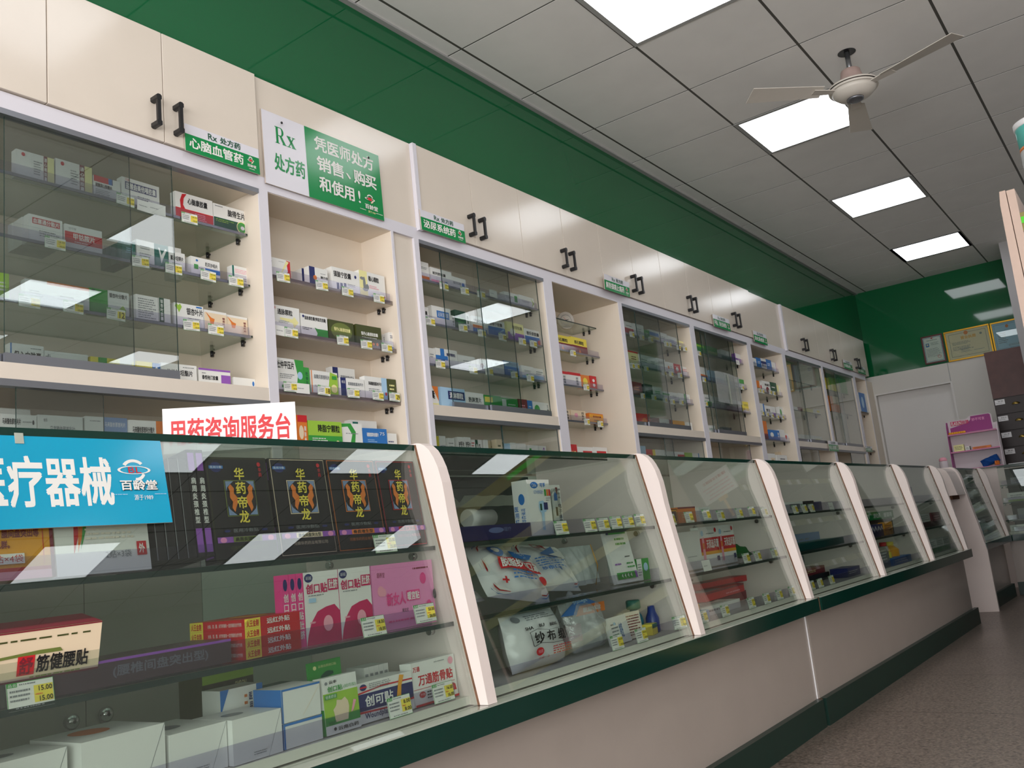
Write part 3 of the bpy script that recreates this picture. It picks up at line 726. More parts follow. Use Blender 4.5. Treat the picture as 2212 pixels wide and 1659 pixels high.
shelf_row('U3', 'top', 1.954, 2.452, [
 (2.817, 2.895, 2.04, 'white box, orange foot', 'W', 'r0,.1,1,.25,O|l.3,.6,.9,.75,2,S', 0, 0.028),
 (2.903, 3.044, 2.025, 'white box, pale red foot', 'W', 'r0,0,.7,.22,Q|b.08,.55,.7,.75,K:前列舒胶囊|o.7,.1,.1,.14,B', 0, 0.028),
 (3.049, 3.153, 2.012, 'small white box, blue dot', 'W', 'b.1,.4,.65,.62,S:前列通|o.8,.45,.1,.2,B', 0, 0.028),
 (3.33, 3.441, 1.982, 'flat white box', 'W', 'l.2,.3,.8,.6,2,S', 0, 0.028),
 (3.445, 3.56, 2.008, 'white box, green block', 'W', 'r.7,.2,.92,.8,G|l.1,.4,.6,.7,2,S', 0, 0.028),
 (3.564, 3.7, 2.012, 'white box, green crescent', 'W', 'p.8 .9 1 .5 .8 .1 .9 .5,H|l.2,.4,.7,.6,2,S', 0, 0.028),
], [(2.93, 1.922, ''), (3.076, 1.924, ''), (3.197, 1.93, ''), (3.293, 1.95, '-')])
shelf_row('U3', 'second', 1.762, 2.452, [
 (2.822, 2.871, 1.833, 'narrow white box', 'W', 'b.2,.5,.8,.75,K:胶囊', 0, 0.028),
 (2.888, 3.015, 1.847, 'white box, blue name band', 'W', 'r.25,.4,.9,.78,B|t.3,.46,.86,.72,W:泌淋清胶囊', 0, 0.028),
 (3.019, 3.038, 1.82, 'slim white box', 'W', 'v.2,.1,.8,.9,K:尿感宁', 0, 0.028),
 (3.045, 3.12, 1.851, 'dark green box', 'D', 'l.2,.3,.8,.7,2,G', 0, 0.028),
 (3.122, 3.147, 1.845, 'slim white lettered box', 'W', 'v.2,.1,.8,.9,D:热淋清', 0, 0.028),
 (3.17, 3.273, 1.843, 'white box, orange and blue waves', 'W', 'r0,0,1,.3,B|r0,.3,.7,.48,O|b.1,.62,.9,.84,K:宁泌泰胶囊', 0, 0.028),
 (3.285, 3.415, 1.843, 'blue and white box', 'W', 'r0,.1,1,.6,B|b.1,.66,.85,.88,K:泌尿宁胶囊|p.6 .2 .95 .5 .9 .55 .6 .3,L', 0, 0.028),
 (3.438, 3.579, 1.854, 'pale yellow and violet box', 'P', 'r0,0,1,.45,V|o.3,.45,.16,.22,W|t.3,.66,.9,.85,K:癃闭舒胶囊', 0, 0.028),
 (3.582, 3.738, 1.839, 'white box, blue lower half', 'W', 'r0,0,1,.52,B|b.1,.6,.8,.85,K:普乐安胶囊|o.78,.2,.1,.16,R', 0, 0.028),
], [(2.817, 1.743, ''), (3.037, 1.744, ''), (3.172, 1.738, ''), (3.33, 1.741, '12'), (3.492, 1.739, ''), (3.585, 1.74, '')])
shelf_row('U3', 'third', 1.577, 2.452, [
 (2.828, 2.887, 1.65, 'white box', 'W', 'l.4,.4,.8,.7,2,S', 0, 0.028),
 (2.89, 3.033, 1.656, 'white box, blue cross', 'W', 'r.22,0,.4,1,B|r0,.36,.55,.6,B|b.5,.62,.9,.8,N:肾舒颗粒', 0, 0.028),
 (3.036, 3.161, 1.642, 'white box behind the glare', 'W', 'l.3,.4,.8,.7,2,S', 0, 0.028),
 (3.177, 3.282, 1.636, 'white box, brown oval', 'W', 'o.3,.5,.12,.2,M|l.5,.4,.9,.7,2,S', 0, 0.028),
 (3.291, 3.378, 1.647, 'white box, grey print', 'W', 'b.2,.6,.9,.8,S:前列欣|l.2,.3,.7,.5,2,S', 0, 0.028),
 (3.386, 3.504, 1.653, 'blue box, white band', 'B', 'r0,.66,1,1,L|t.15,.7,.85,.92,N:前列安栓|l.2,.3,.7,.5,2,W', 0, 0.028),
 (3.521, 3.626, 1.643, 'white box, pale blue foot', 'W', 'r0,0,1,.25,L|l.2,.5,.8,.7,2,S', 0, 0.028),
 (3.628, 3.727, 1.64, 'white box, sky-blue stripe', 'W', 'r0,.1,1,.4,L|l.2,.5,.8,.8,2,S', 0, 0.028),
], [(2.856, 1.558, ''), (3.082, 1.554, ''), (3.199, 1.559, ''), (3.398, 1.561, ''), (3.526, 1.558, '')])
shelf_row('U3', 'bottom', 1.387, 2.442, [
 (2.795, 2.871, 1.479, 'white box, orange corner', 'W', 'p.5 1 1 1 1 .3,O|b.2,.4,.7,.8,K:囊|r0,0,1,.2,P', 0, 0.028),
 (2.883, 3.049, 1.48, 'pale blue box, navy band', 'L', 'r.3,.45,.98,.85,N|b.36,.5,.92,.8,W:清淋颗粒', 0, 0.05),
 (3.053, 3.183, 1.472, 'white box, blue wave foot', 'W', 'p0 0 1 0 1 .35 .6 .15 0 .3,B|b.15,.45,.85,.75,K:热淋清片', 0, 0.028),
 (3.186, 3.311, 1.468, 'green box, yellow tabs', 'G', 'r.05,.6,.5,.9,Y|r.1,.1,.5,.3,Y', 0, 0.028),
 (3.314, 3.448, 1.465, 'green box, white tab', 'G', 'r.05,.2,.3,.9,W|l.4,.4,.9,.7,2,W', 0, 0.028),
 (3.458, 3.527, 1.469, 'red-brown box', 'M', 'l.2,.4,.9,.7,2,Q', 0, 0.028),
 (3.531, 3.572, 1.467, 'small blue box', 'B', 'l.2,.4,.8,.7,2,W', 0, 0.028),
 (3.575, 3.734, 1.464, 'white box, green oval', 'W', 'o.2,.5,.15,.3,G|v.75,.1,.85,.9,K:三金片', 0, 0.028),
], [])
shelf_row('U3', 'lower', 1.170, 2.452, [
 (2.827, 2.861, 1.266, 'yellow and white box', 'W', 'r0,.4,1,1,Y|o.5,.2,.3,.2,O', 0, 0.028),
 (2.863, 2.903, 1.268, 'white box, blue square', 'W', 'r.15,0,.95,.25,B|t.1,.4,.9,.6,N:护肝宁', 0, 0.028),
 (2.914, 2.959, 1.26, 'white box, black name', 'W', 'b.15,.35,.95,.62,K:护肝片|l.1,.7,.8,.8,1,S', 0, 0.028),
 (2.98, 3.026, 1.267, 'white box, navy and gold foot', 'W', 'b.12,.55,.92,.8,K:护肝片|r.25,0,.9,.22,N|o.6,.1,.2,.1,O', 0, 0.028),
 (3.028, 3.071, 1.268, 'white box, navy and gold foot', 'W', 'b.12,.55,.92,.8,K:护肝片|r.25,0,.9,.22,N|o.6,.1,.2,.1,O', 0, 0.028),
 (3.075, 3.104, 1.259, 'white box, red print', 'W', 'l.1,.5,.8,.9,3,R', 0, 0.028),
 (3.107, 3.122, 1.259, 'narrow green box', 'D', 'o.5,.6,.3,.2,W|o.5,.2,.3,.2,W', 0, 0.028),
 (3.127, 3.153, 1.26, 'white lettered box', 'W', 'b.1,.4,.5,.8,K:乙肝', 0, 0.028),
 (3.169, 3.193, 1.261, 'grey-white box', 'W', 'b.2,.2,.8,.5,K:肝', 0, 0.028),
 (3.257, 3.302, 1.266, 'cream box, olive print', 'J', 'b.1,.4,.9,.55,Z:肝苏颗粒|l.2,.6,.8,.8,1,Z', 1, 0.028),
 (3.304, 3.367, 1.25, 'low pale box', 'L', 'l.2,.3,.8,.7,2,S', 0, 0.028),
 (3.37, 3.409, 1.255, 'pale white box', 'W', 'l.2,.3,.8,.7,2,S', 0, 0.028),
 (3.417, 3.492, 1.253, 'pale grey box', 'W', 'l.2,.3,.8,.7,2,S', 0, 0.028),
 (3.508, 3.588, 1.247, 'pale green-white box', 'W', 'r.1,.2,.3,.8,G|l.4,.3,.8,.7,2,S', 0, 0.028),
 (3.597, 3.662, 1.247, 'white box, violet ring', 'W', 'o.7,.5,.15,.4,V|o.7,.5,.1,.3,W|l.1,.3,.4,.7,2,K', 0, 0.028),
], [])
shelf_row('U4', 'upper', 1.813, 2.570, [
 (4.014, 4.198, 1.897, 'gold box, maroon lower half', 'Y', 'r0,0,1,.5,M|b.2,.58,.8,.82,K:排石颗粒|p.4 0 .5 .3 .6 0,O', 0, 0.04),
 (4.205, 4.375, 1.906, 'gold box, maroon lower half', 'Y', 'r0,0,1,.5,M|b.2,.58,.8,.82,K:排石颗粒|p.4 0 .5 .3 .6 0,O', 0, 0.04),
], [(4.141, 1.78, '')])
shelf_row('U4', 'middle', 1.616, 2.570, [
 (4.004, 4.129, 1.692, 'white box, red lid', 'W', 'r0,.8,1,1,R|v.6,.1,.8,.7,S:尿毒清', 0, 0.04),
 (4.134, 4.262, 1.695, 'white box, red lid', 'W', 'r0,.8,1,1,R|v.6,.1,.8,.7,S:尿毒清', 0, 0.04),
 (4.265, 4.36, 1.691, 'orange box', 'O', 'o.5,.5,.25,.3,Y', 0, 0.04),
 (4.363, 4.429, 1.693, 'small crimson box', 'R', 'o.5,.65,.2,.12,W|o.5,.3,.2,.12,W', 0, 0.04),
], [(4.24, 1.593, '')])
shelf_row('U4', 'bottom', 1.418, 2.570, [
 (4.021, 4.112, 1.479, 'beige box, vertical name', 'J', 'v.6,.1,.85,.9,K:肾炎康', 0, 0.04),
 (4.116, 4.268, 1.479, 'beige box, pink flower', 'J', 'o.35,.55,.12,.2,Q|v.7,.1,.88,.9,K:百令片', 0, 0.04),
 (4.311, 4.469, 1.474, 'amber box', 'O', 'r0,.1,1,.9,E|b.25,.55,.85,.75,M:黄葵胶囊|l.3,.2,.7,.4,1,M', 0, 0.05),
], [(4.205, 1.395, ''), (4.346, 1.389, '')])
shelf_row('U4', 'lower', 1.170, 2.570, [
 (4.019, 4.141, 1.287, 'red box, gold foot', 'R', 'r0,0,1,.3,Y|b.1,.4,.9,.7,P:六味地黄', 0, 0.04),
 (4.144, 4.304, 1.276, 'white box, red plaque', 'W', 'r.35,.2,.95,.8,R|b.4,.3,.9,.7,P:金匮肾气', 0, 0.04),
 (4.308, 4.456, 1.278, 'white box, red plaque', 'W', 'r.2,.2,.9,.8,R|b.25,.3,.85,.7,P:金匮肾气', 0, 0.04),
], [])
shelf_row('U5', 'top', 1.954, 2.452, [
 (4.638, 4.751, 2.031, 'white box, red lower half', 'W', 'r0,.1,1,.5,R|l.2,.6,.8,.8,1,S', 0, 0.028),
 (4.753, 4.882, 2.035, 'white box', 'W', 'l.2,.4,.8,.7,2,S', 0, 0.028),
 (4.884, 4.949, 2.012, 'small green box', 'G', 'l.2,.4,.8,.7,2,W', 0, 0.028),
 (4.957, 5.085, 2.024, 'white box, blue and yellow stripes', 'W', 'r0,.5,1,.8,B|r0,.2,1,.4,Y', 0, 0.028),
 (5.089, 5.206, 2.025, 'plain white box', 'W', 'l.2,.4,.8,.7,2,S', 0, 0.028),
 (5.208, 5.347, 2.017, 'white box, blue print', 'W', 'l.2,.3,.8,.7,3,B', 0, 0.028),
 (5.353, 5.455, 2.001, 'cream-yellow box', 'P', 'l.2,.4,.8,.7,2,S', 0, 0.028),
], [(4.647, 1.928, ''), (4.771, 1.926, ''), (4.885, 1.928, ''), (5.095, 1.924, ''), (5.139, 1.926, ''), (5.273, 1.923, ''), (5.367, 1.926, '')])
shelf_row('U5', 'second', 1.762, 2.452, [
 (4.635, 4.763, 1.851, 'yellow box, red edges', 'P', 'r0,.9,1,1,R|r0,0,1,.12,R|l.3,.4,.8,.7,2,M', 0, 0.028),
 (4.773, 4.903, 1.843, 'white box', 'W', 'l.2,.4,.8,.7,2,S', 0, 0.028),
 (4.907, 5.002, 1.845, 'white box', 'W', 'l.2,.4,.8,.7,2,S', 0, 0.028),
 (5.005, 5.123, 1.844, 'white box, grey print', 'W', 'l.2,.6,.8,.8,2,S', 0, 0.028),
 (5.128, 5.227, 1.833, 'white box, orange dot', 'W', 'o.3,.5,.12,.15,O|l.5,.4,.8,.7,2,S', 0, 0.028),
 (5.23, 5.327, 1.832, 'red box', 'R', 'o.5,.5,.2,.2,W|l.2,.7,.8,.8,1,W', 0, 0.028),
 (5.334, 5.471, 1.826, 'white box, red print', 'W', 'l.2,.5,.8,.8,2,R', 0, 0.028),
], [(4.597, 1.733, ''), (4.659, 1.736, ''), (4.774, 1.731, ''), (5.004, 1.729, ''), (5.108, 1.731, ''), (5.233, 1.732, '')])
shelf_row('U5', 'third', 1.577, 2.452, [
 (4.641, 4.772, 1.663, 'dark brown box', 'M', 'l.2,.4,.8,.7,2,O', 0, 0.028),
 (4.804, 4.905, 1.662, 'dark slate box', 'K', 'l.2,.4,.8,.7,2,S', 0, 0.028),
 (4.908, 5.013, 1.654, 'greenish white box', 'W', 'l.2,.4,.8,.7,2,G', 0, 0.028),
 (5.015, 5.131, 1.634, 'mint white box', 'W', 'r.1,.6,.9,.8,G', 0, 0.028),
 (5.135, 5.239, 1.635, 'white box', 'W', 'l.2,.4,.8,.7,2,S', 0, 0.028),
 (5.243, 5.325, 1.639, 'white box, green foot', 'W', 'r0,0,1,.25,G', 0, 0.028),
 (5.332, 5.419, 1.639, 'white box, green left end', 'W', 'r0,0,.2,1,G|l.3,.4,.8,.7,2,S', 0, 0.028),
], [(4.687, 1.555, ''), (4.823, 1.557, ''), (4.97, 1.553, ''), (5.071, 1.548, ''), (5.197, 1.556, '')])
shelf_row('U5', 'bottom', 1.387, 2.442, [
 (4.616, 4.78, 1.468, 'red box, orange sun', 'R', 'o.6,.4,.2,.3,O', 0, 0.028),
 (4.784, 4.909, 1.453, 'dark red box', 'M', 'l.2,.4,.8,.7,2,Q', 0, 0.028),
 (4.914, 5.041, 1.452, 'white box, black print', 'W', 'l.2,.4,.8,.7,2,K', 0, 0.028),
 (5.044, 5.092, 1.453, 'brown box', 'M', '', 0, 0.028),
 (5.095, 5.262, 1.451, 'orange box', 'E', 'l.2,.5,.8,.7,1,R', 0, 0.028),
 (5.288, 5.374, 1.448, 'cream box', 'W', 'l.2,.4,.8,.7,2,S', 0, 0.028),
], [])
shelf_row('U5', 'lower', 1.170, 2.452, [
 (4.63, 4.699, 1.277, 'pale green box', 'L', '', 0, 0.028),
 (4.702, 4.824, 1.259, 'red and yellow box', 'R', 'r.7,0,1,1,Y|l.1,.4,.6,.7,2,P', 0, 0.028),
 (4.829, 4.944, 1.26, 'white box, black plaque', 'W', 'r.2,.3,.9,.6,K', 0, 0.028),
 (4.976, 5.212, 1.253, 'white box, red right half', 'W', 'r.6,.2,1,.8,R|l.1,.4,.5,.7,2,K', 0, 0.028),
 (5.229, 5.33, 1.251, 'lime box', 'H', '', 0, 0.028),
 (5.336, 5.438, 1.25, 'white box, blue end', 'W', 'r.8,0,1,1,B', 0, 0.028),
], [])
shelf_row('U6', 'top', 1.954, 2.452, [
 (5.643, 5.768, 2.019, 'bright green box', 'G', 'r0,.7,1,.9,H', 0, 0.028),
 (5.824, 6.006, 2.026, 'green box, seen through glass', 'G', 'r0,.3,1,.5,H', 0, 0.028),
 (6.051, 6.233, 2.024, 'teal and white box', 'W', 'r0,0,1,.4,T', 0, 0.028),
 (6.316, 6.474, 2.025, 'lilac and white box', 'V', 'r0,.5,1,1,W', 0, 0.028),
], [(5.587, 1.921, ''), (6.262, 1.929, '-')])
shelf_row('U6', 'second', 1.762, 2.452, [
 (5.648, 5.768, 1.855, 'white, blue and orange box', 'W', 'r0,0,1,.3,B|r0,.3,1,.45,O', 0, 0.028),
 (5.805, 5.9, 1.846, 'mint box', 'L', '', 0, 0.028),
 (5.912, 6.032, 1.847, 'mint and white box', 'W', 'r0,0,1,.5,L', 0, 0.028),
 (6.044, 6.158, 1.85, 'pale mint box', 'W', 'l.2,.4,.8,.7,2,G', 0, 0.028),
 (6.314, 6.41, 1.829, 'white box, green top', 'W', 'r0,.5,1,1,G', 0, 0.028),
], [(5.607, 1.739, ''), (6.274, 1.74, '')])
shelf_row('U6', 'third', 1.577, 2.452, [
 (5.635, 5.763, 1.662, 'white box, green foot', 'W', 'r0,0,1,.45,G|l.2,.6,.8,.8,1,S', 0, 0.028),
 (5.776, 5.92, 1.657, 'white box', 'W', 'l.2,.4,.8,.7,2,S', 0, 0.028),
 (5.962, 6.096, 1.652, 'white box, dark window', 'W', 'r.2,.4,.8,.8,S', 0, 0.028),
 (6.121, 6.283, 1.656, 'grey-white box', 'W', 'l.2,.4,.8,.7,2,S', 0, 0.028),
 (6.312, 6.444, 1.658, 'yellow box', 'Y', 'l.2,.6,.8,.8,2,Z|r0,0,1,.2,W', 0, 0.028),
], [(5.58, 1.568, '')])
shelf_row('U6', 'bottom', 1.387, 2.442, [
 (5.611, 5.726, 1.445, 'white box, dark print', 'W', 'l.2,.4,.8,.7,2,T', 0, 0.028),
 (5.865, 6.019, 1.445, 'grey box', 'S', '', 0, 0.028),
], [])
shelf_row('U7', 'top', 1.960, 2.452, [
 (6.665, 6.74, 2.03, 'small white box', 'W', 'l.2,.4,.8,.7,2,B', 0, 0.028),
 (6.751, 6.84, 2.042, 'blue box', 'B', 'l.2,.4,.8,.7,2,W', 0, 0.028),
 (6.845, 6.954, 2.047, 'white and blue lettered box', 'W', 'r0,.5,1,.75,N|b.1,.2,.9,.5,N:斯达', 0, 0.028),
 (6.959, 7.069, 2.051, 'sky blue box', 'B', 'l.2,.4,.8,.7,2,W', 0, 0.028),
 (7.071, 7.16, 2.04, 'white and lilac box', 'W', 'r0,0,1,.3,L', 0, 0.028),
 (7.165, 7.223, 2.043, 'violet box', 'V', '', 0, 0.028),
], [])
shelf_row('U7', 'second', 1.762, 2.452, [
 (6.664, 6.724, 1.849, 'brown box', 'O', '', 0, 0.028),
 (6.728, 6.784, 1.841, 'white box, red dot', 'W', 'o.5,.5,.25,.25,R', 0, 0.028),
 (6.797, 6.955, 1.86, 'white box, brown picture', 'W', 'o.6,.3,.2,.25,M|b.3,.6,.95,.8,K:胃康灵', 0, 0.028),
 (6.962, 7.102, 1.864, 'dark green box', 'D', 'l.2,.5,.8,.7,1,W', 0, 0.028),
 (7.112, 7.153, 1.85, 'pale box', 'P', '', 0, 0.028),
 (7.156, 7.249, 1.851, 'white box', 'W', 'l.2,.4,.8,.7,2,S', 0, 0.028),
 (7.253, 7.341, 1.847, 'white box, navy edge', 'W', 'r0,0,.3,1,N', 0, 0.028),
], [(6.62, 1.743, ''), (6.684, 1.744, ''), (6.851, 1.749, ''), (6.929, 1.747, ''), (7.197, 1.743, '')])
shelf_row('U7', 'third', 1.577, 2.452, [
 (6.661, 6.766, 1.67, 'white box, blue edge', 'W', 'r.75,0,1,1,B', 0, 0.028),
 (6.769, 6.908, 1.66, 'white box, black print', 'W', 'b.2,.4,.8,.7,K:胃苏', 0, 0.028),
 (6.915, 7.008, 1.66, 'white box, violet band', 'W', 'r0,.1,1,.4,V', 0, 0.028),
 (7.08, 7.187, 1.669, 'green and white box', 'W', 'o.3,.5,.2,.3,G', 0, 0.028),
 (7.192, 7.31, 1.67, 'pale green box', 'W', 'o.5,.4,.2,.3,H', 0, 0.028),
], [(6.61, 1.565, ''), (6.706, 1.562, ''), (6.815, 1.561, ''), (6.928, 1.559, ''), (7.043, 1.559, ''), (7.187, 1.562, '')])
shelf_row('U7', 'bottom', 1.387, 2.442, [
 (6.631, 6.723, 1.528, 'tall amber box', 'O', 'r0,0,1,.3,M', 0, 0.028),
 (6.741, 6.97, 1.465, 'blue box', 'B', 'o.3,.5,.15,.25,W|v.8,.2,.95,.8,W:肠炎', 0, 0.028),
 (6.972, 7.094, 1.475, 'white box', 'W', '', 0, 0.028),
 (7.096, 7.2, 1.45, 'white box, red mark', 'W', 'o.3,.5,.2,.3,R|l.5,.4,.9,.7,2,B', 0, 0.028),
], [])
shelf_row('U7', 'lower', 1.170, 2.452, [
 (6.664, 6.827, 1.278, 'white box, black plaque', 'W', 'r.4,.3,.9,.7,J|l.5,.4,.8,.6,2,K', 0, 0.028),
 (6.859, 7.091, 1.271, 'white box at right', 'W', 'l.3,.6,.8,.8,1,K', 0, 0.028),
 (7.107, 7.323, 1.312, 'cream box at the back', 'J', '', 0, -0.03),
], [])
shelf_row('U8', 'top', 1.930, 2.460, [
 (7.468, 7.566, 2.081, 'tall cream box', 'J', '', 0, 0.028),
 (7.621, 7.774, 2.077, 'grey-green carton', 'S', '', 0, 0.028),
], [])
shelf_row('U8', 'second', 1.670, 2.460, [
 (7.463, 7.573, 1.697, 'white box', 'W', '', 0, 0.028),
 (7.588, 7.707, 1.702, 'dark box', 'M', '', 0, 0.028),
 (7.816, 7.984, 1.704, 'pale yellow box', 'P', '', 0, 0.028),
 (8.014, 8.25, 1.711, 'cream box', 'W', 'r.3,.3,.6,.8,Y', 0, 0.028),
], [])
shelf_row('U8', 'bottom', 1.387, 2.460, [
 (7.524, 7.834, 1.461, 'lime and white box', 'W', 'r0,0,1,.5,H', 0, 0.028),
 (7.862, 8.119, 1.462, 'white carton', 'W', 'r.2,.4,.8,.7,P', 0, 0.028),
], [])
shelf_row('U9', 'top', 1.930, 2.460, [
 (8.533, 8.612, 2.047, 'yellow box', 'Y', '', 0, 0.028),
 (8.647, 8.899, 2.059, 'lime green carton', 'H', 'r0,0,1,.5,Y', 0, 0.028),
 (8.94, 9.166, 2.084, 'green carton', 'G', '', 0, 0.028),
], [])
shelf_row('U9', 'second', 1.720, 2.460, [
 (8.499, 8.628, 1.87, 'coral box', 'O', '', 0, 0.028),
 (8.647, 8.874, 1.876, 'coral and cream box', 'J', 'r0,0,1,.5,O', 0, 0.028),
], [])
shelf_row('U10', 'middle', 1.762, 2.410, [
 (9.366, 9.664, 1.959, 'blue and white carton', 'W', 'r0,.0,.72,1,B|o.35,.5,.15,.3,L', 0, 0.1),
], [])

# ================================================================== GLASS DISPLAY COUNTERS
# local frame: x along the counter, y = 0 where the glass meets the ledge, depth towards +y
ZL, ZT = 0.47, 1.015
ZF = 0.487                      # inner floor
GS = 0.207                      # slope of the front glass
def gy(z): return (z-ZL)*GS
OUT = [(-0.027, ZL), (-0.018, 0.537), (-0.009, 0.598), (0.013, 0.727), (0.034, 0.855), (0.0375, 0.89), (0.0415, 0.922), (0.050, 0.956), (0.059, 0.977), (0.070, 0.995), (0.083, 1.007), (0.096, 1.0135), (0.104, ZT)]
DEP = 0.50
def counter(label, M, x0, x1, dividers, knobs=(), end_full=None, shelves=(0.792, 0.635), base0=None, base1=None, backs=()):
    t = bpy.data.objects.new('display_counter', None); COL.objects.link(t); t.empty_display_size = 0.1
    place(t, M @ Matrix.Translation((x0, 0, 0)))
    def W(mb, name, parent=t, bev=0): return mb.build(name, parent, M, bev)
    b0 = x0 if base0 is None else base0; b1 = x1 if base1 is None else base1
    W(MB().box(b0, b1, 0.03, 0.05, 0.0, 0.418, 'base_panel').box(b0, b0+0.02, 0.05, DEP, 0, 0.418, 'counter_white').box(b1-0.02, b1, 0.05, DEP, 0, 0.418, 'counter_white').box(b0+0.02, b1-0.02, DEP-0.02, DEP, 0, 0.418, 'counter_white'), 'base_cabinet')
    W(MB().box(b0, b1+(0.05 if base1 else 0), 0.006, 0.0298, 0.0, 0.098, 'green_plinth'), 'plinth')
    W(MB().box(x0, x1, -0.036, DEP, 0.4185, 0.4665, 'green_board', {'+z': 'counter_inner'}).box(x0, x1, -0.0365, gy(ZL)+0.004, 0.466, 0.4695, 'counter_glass'), 'ledge')
    for (bx0, bx1, bm) in (backs or ((x0, x1, 'back_dark'),)): W(MB().box(bx0+0.0008, bx1-0.0008, DEP-0.012, DEP, ZL, ZT-0.02, bm), 'back_panel')
    for kx in knobs:
        W(MB().lathe([(0.004, 0), (0.004, -0.008), (0.013, -0.010), (0.014, -0.018), (0.009, -0.024), (0.003, -0.026)], (kx, DEP-0.012, 0.545), 'chrome', 16, 'y'), 'knob')
    prof = OUT+[(DEP-0.013, ZT), (DEP-0.013, ZL)]
    for dx in dividers:
        W(MB().prism(prof, 'x', dx, dx+0.03, 'counter_white'), 'divider')
        q = MB()
        q.prism([(gy(ZL)-0.006, ZL), (gy(ZT)-0.006, ZT-0.003), (gy(ZT)-0.001, ZT-0.003), (gy(ZL)-0.001, ZL)], 'x', dx-0.0012, dx+0.0312, 'chipped'); W(q, 'joint_line')
    ds = sorted(dividers)
    gaps = []
    for k in range(len(ds)-1): gaps.append((ds[k]+0.03, ds[k+1]))
    if ds[0] > x0+0.05: gaps.insert(0, (x0, ds[0]))
    if ds[-1]+0.03 < x1-0.05: gaps.append((ds[-1]+0.03, x1))
    W(MB().box(x0, x1, 0.02, DEP-0.02, ZL+0.0005, ZF, 'counter_inner'), 'inner_floor')
    for (a, c) in gaps:
        W(MB().box(a+0.0005, c-0.0005, 0.1115, DEP+0.004, ZT-0.0152, ZT-0.0025, 'counter_glass', {'-y': 'green_board', '+y': 'green_board'}), 'counter_top')
        W(MB().prism([(gy(ZL), ZL+0.0005), (gy(ZT-0.016), ZT-0.016), (gy(ZT-0.016)+0.005, ZT-0.016), (gy(ZL)+0.005, ZL+0.0005)], 'x', a+0.001, c-0.001, 'counter_glass'), 'front_glass')
        for z in shelves:
            s = W(MB().box(a+0.002, c-0.002, gy(z)+0.008, DEP-0.03, z-0.009, z, 'shelf_glass', {'-y': 'shelf_edge'}), 'shelf')
            r = MB(); y = gy(z)+0.010
            r.box(a+0.01, c-0.06, y+0.005, y+0.0065, z+0.0005, z+0.036, 'acrylic'); r.box(a+0.01, c-0.06, y+0.0065, y+0.03, z+0.0005, z+0.002, 'acrylic')
            W(r, 'label_strip', s)
            for (px, sg) in ((a, 1), (c, -1)):
                for py in (gy(z)+0.07, DEP-0.1):
                    W(MB().lathe([(0.008, 0), (0.008, 0.012)], (px if sg > 0 else px-0.012, py, z-0.0175), 'chrome', 10, 'x'), 'shelf_pin', s)
        r = MB(); y = 0.0215
        r.box(a+0.05, c-0.04, y, y+0.0015, ZF+0.0005, ZF+0.034, 'acrylic')
        W(r, 'label_strip')
    tag(t, label, 'display counter', 'glass display counters')
    return t
M1 = Matrix.Translation((0, 1.201, 0))
A2 = math.radians(-0.92)
M2 = Matrix.Translation((3.47, 1.197, 0)) @ Matrix.Rotation(A2, 4, 'Z')      # local x = 0 at the joint
M3 = Matrix.Translation((7.03, 1.175, 0)) @ Matrix.Rotation(math.radians(-1.2), 4, 'Z')
M4 = Matrix.Translation((8.115, 1.148, 0)) @ Matrix.Rotation(-PI/2, 4, 'Z')
c1 = counter('long glass display counter nearest to the camera, with the black boxes', M1, 0.30, 3.462, [0.445, 1.445, 2.44, 3.415], knobs=(0.87, 0.935, 1.9, 1.96, 2.9, 2.96), backs=((0.30, 0.62, 'back_grey'), (0.62, 0.905, 'back_grey'), (0.905, 1.16, 'back_grey'), (1.16, 1.45, 'back_light'), (1.45, 1.95, 'back_grey'), (1.95, 2.45, 'back_light'), (2.45, 2.95, 'back_grey'), (2.95, 3.462, 'back_grey')))
c2 = counter('second long glass display counter, beyond the brown joint in the green ledge', M2, 0.012, 2.87, [0.93, 1.90, 2.80], base1=2.90)
c3 = counter('short glass counter beyond the walkway, with a full-height end board', M3, 0.03, 1.022, [0.03, 0.99], shelves=(0.86, 0.74, 0.60))
c4 = counter('dark glass counter crossing the far end of the aisle', M4, 0.0, 1.55, [1.5], shelves=(0.86, 0.72, 0.58))
# full-height end board of the short counter with the folded flap
def part(mb, name, parent, M): return mb.build(name, parent, M)
part(MB().prism([(-0.036, 0), (-0.036, 0.41), ]+OUT+[(DEP, ZT), (DEP, 0)], 'x', 0.0, 0.028, 'counter_white'), 'end_board', c3, M3)
# hinged flap hanging at the walkway
t = empty('counter_flap', (6.96, 1.36, 0.80))
prof = [(0.0, 0.80), (0.022, 0.905), (0.030, 0.935), (0.042, 0.965), (0.06, 0.985), (0.085, 0.995), (0.40, 0.995), (0.40, 0.80)]
MB().prism([(y+1.205, z+0.012) for y, z in prof], 'x', 6.73, 7.028, 'counter_white').build('flap_board', t, Matrix.Identity(4))
MB().box(6.78, 7.028, 1.25, 1.58, 0.785, 0.8118, 'chipped').build('bracket', t, Matrix.Identity(4))
tag(t, 'cream rounded flap closing the walkway between the two counters', 'counter flap')
# chipped joint between the two counters
t = MB().box(3.4625, 3.480, 1.168, 1.195, 0.415, 0.468, 'chipped').build('joint_filler'); tag(t, 'chipped brown filler in the joint of the green ledge', 'filler')
t = MB().box(3.463, 3.479, 1.216, 1.228, 0.001, 0.098, 'chipped').build('joint_filler'); tag(t, 'broken brown joint in the green plinth at floor level', 'filler')
t = MB().box(3.463, 3.470, 1.2275, 1.2305, 0.099, 0.414, 'paper_white').box(3.474, 3.477, 1.2275, 1.2305, 0.13, 0.414, 'base_panel').build('sealant_line'); tag(t, 'white sealant line between the two counter base panels', 'sealant')

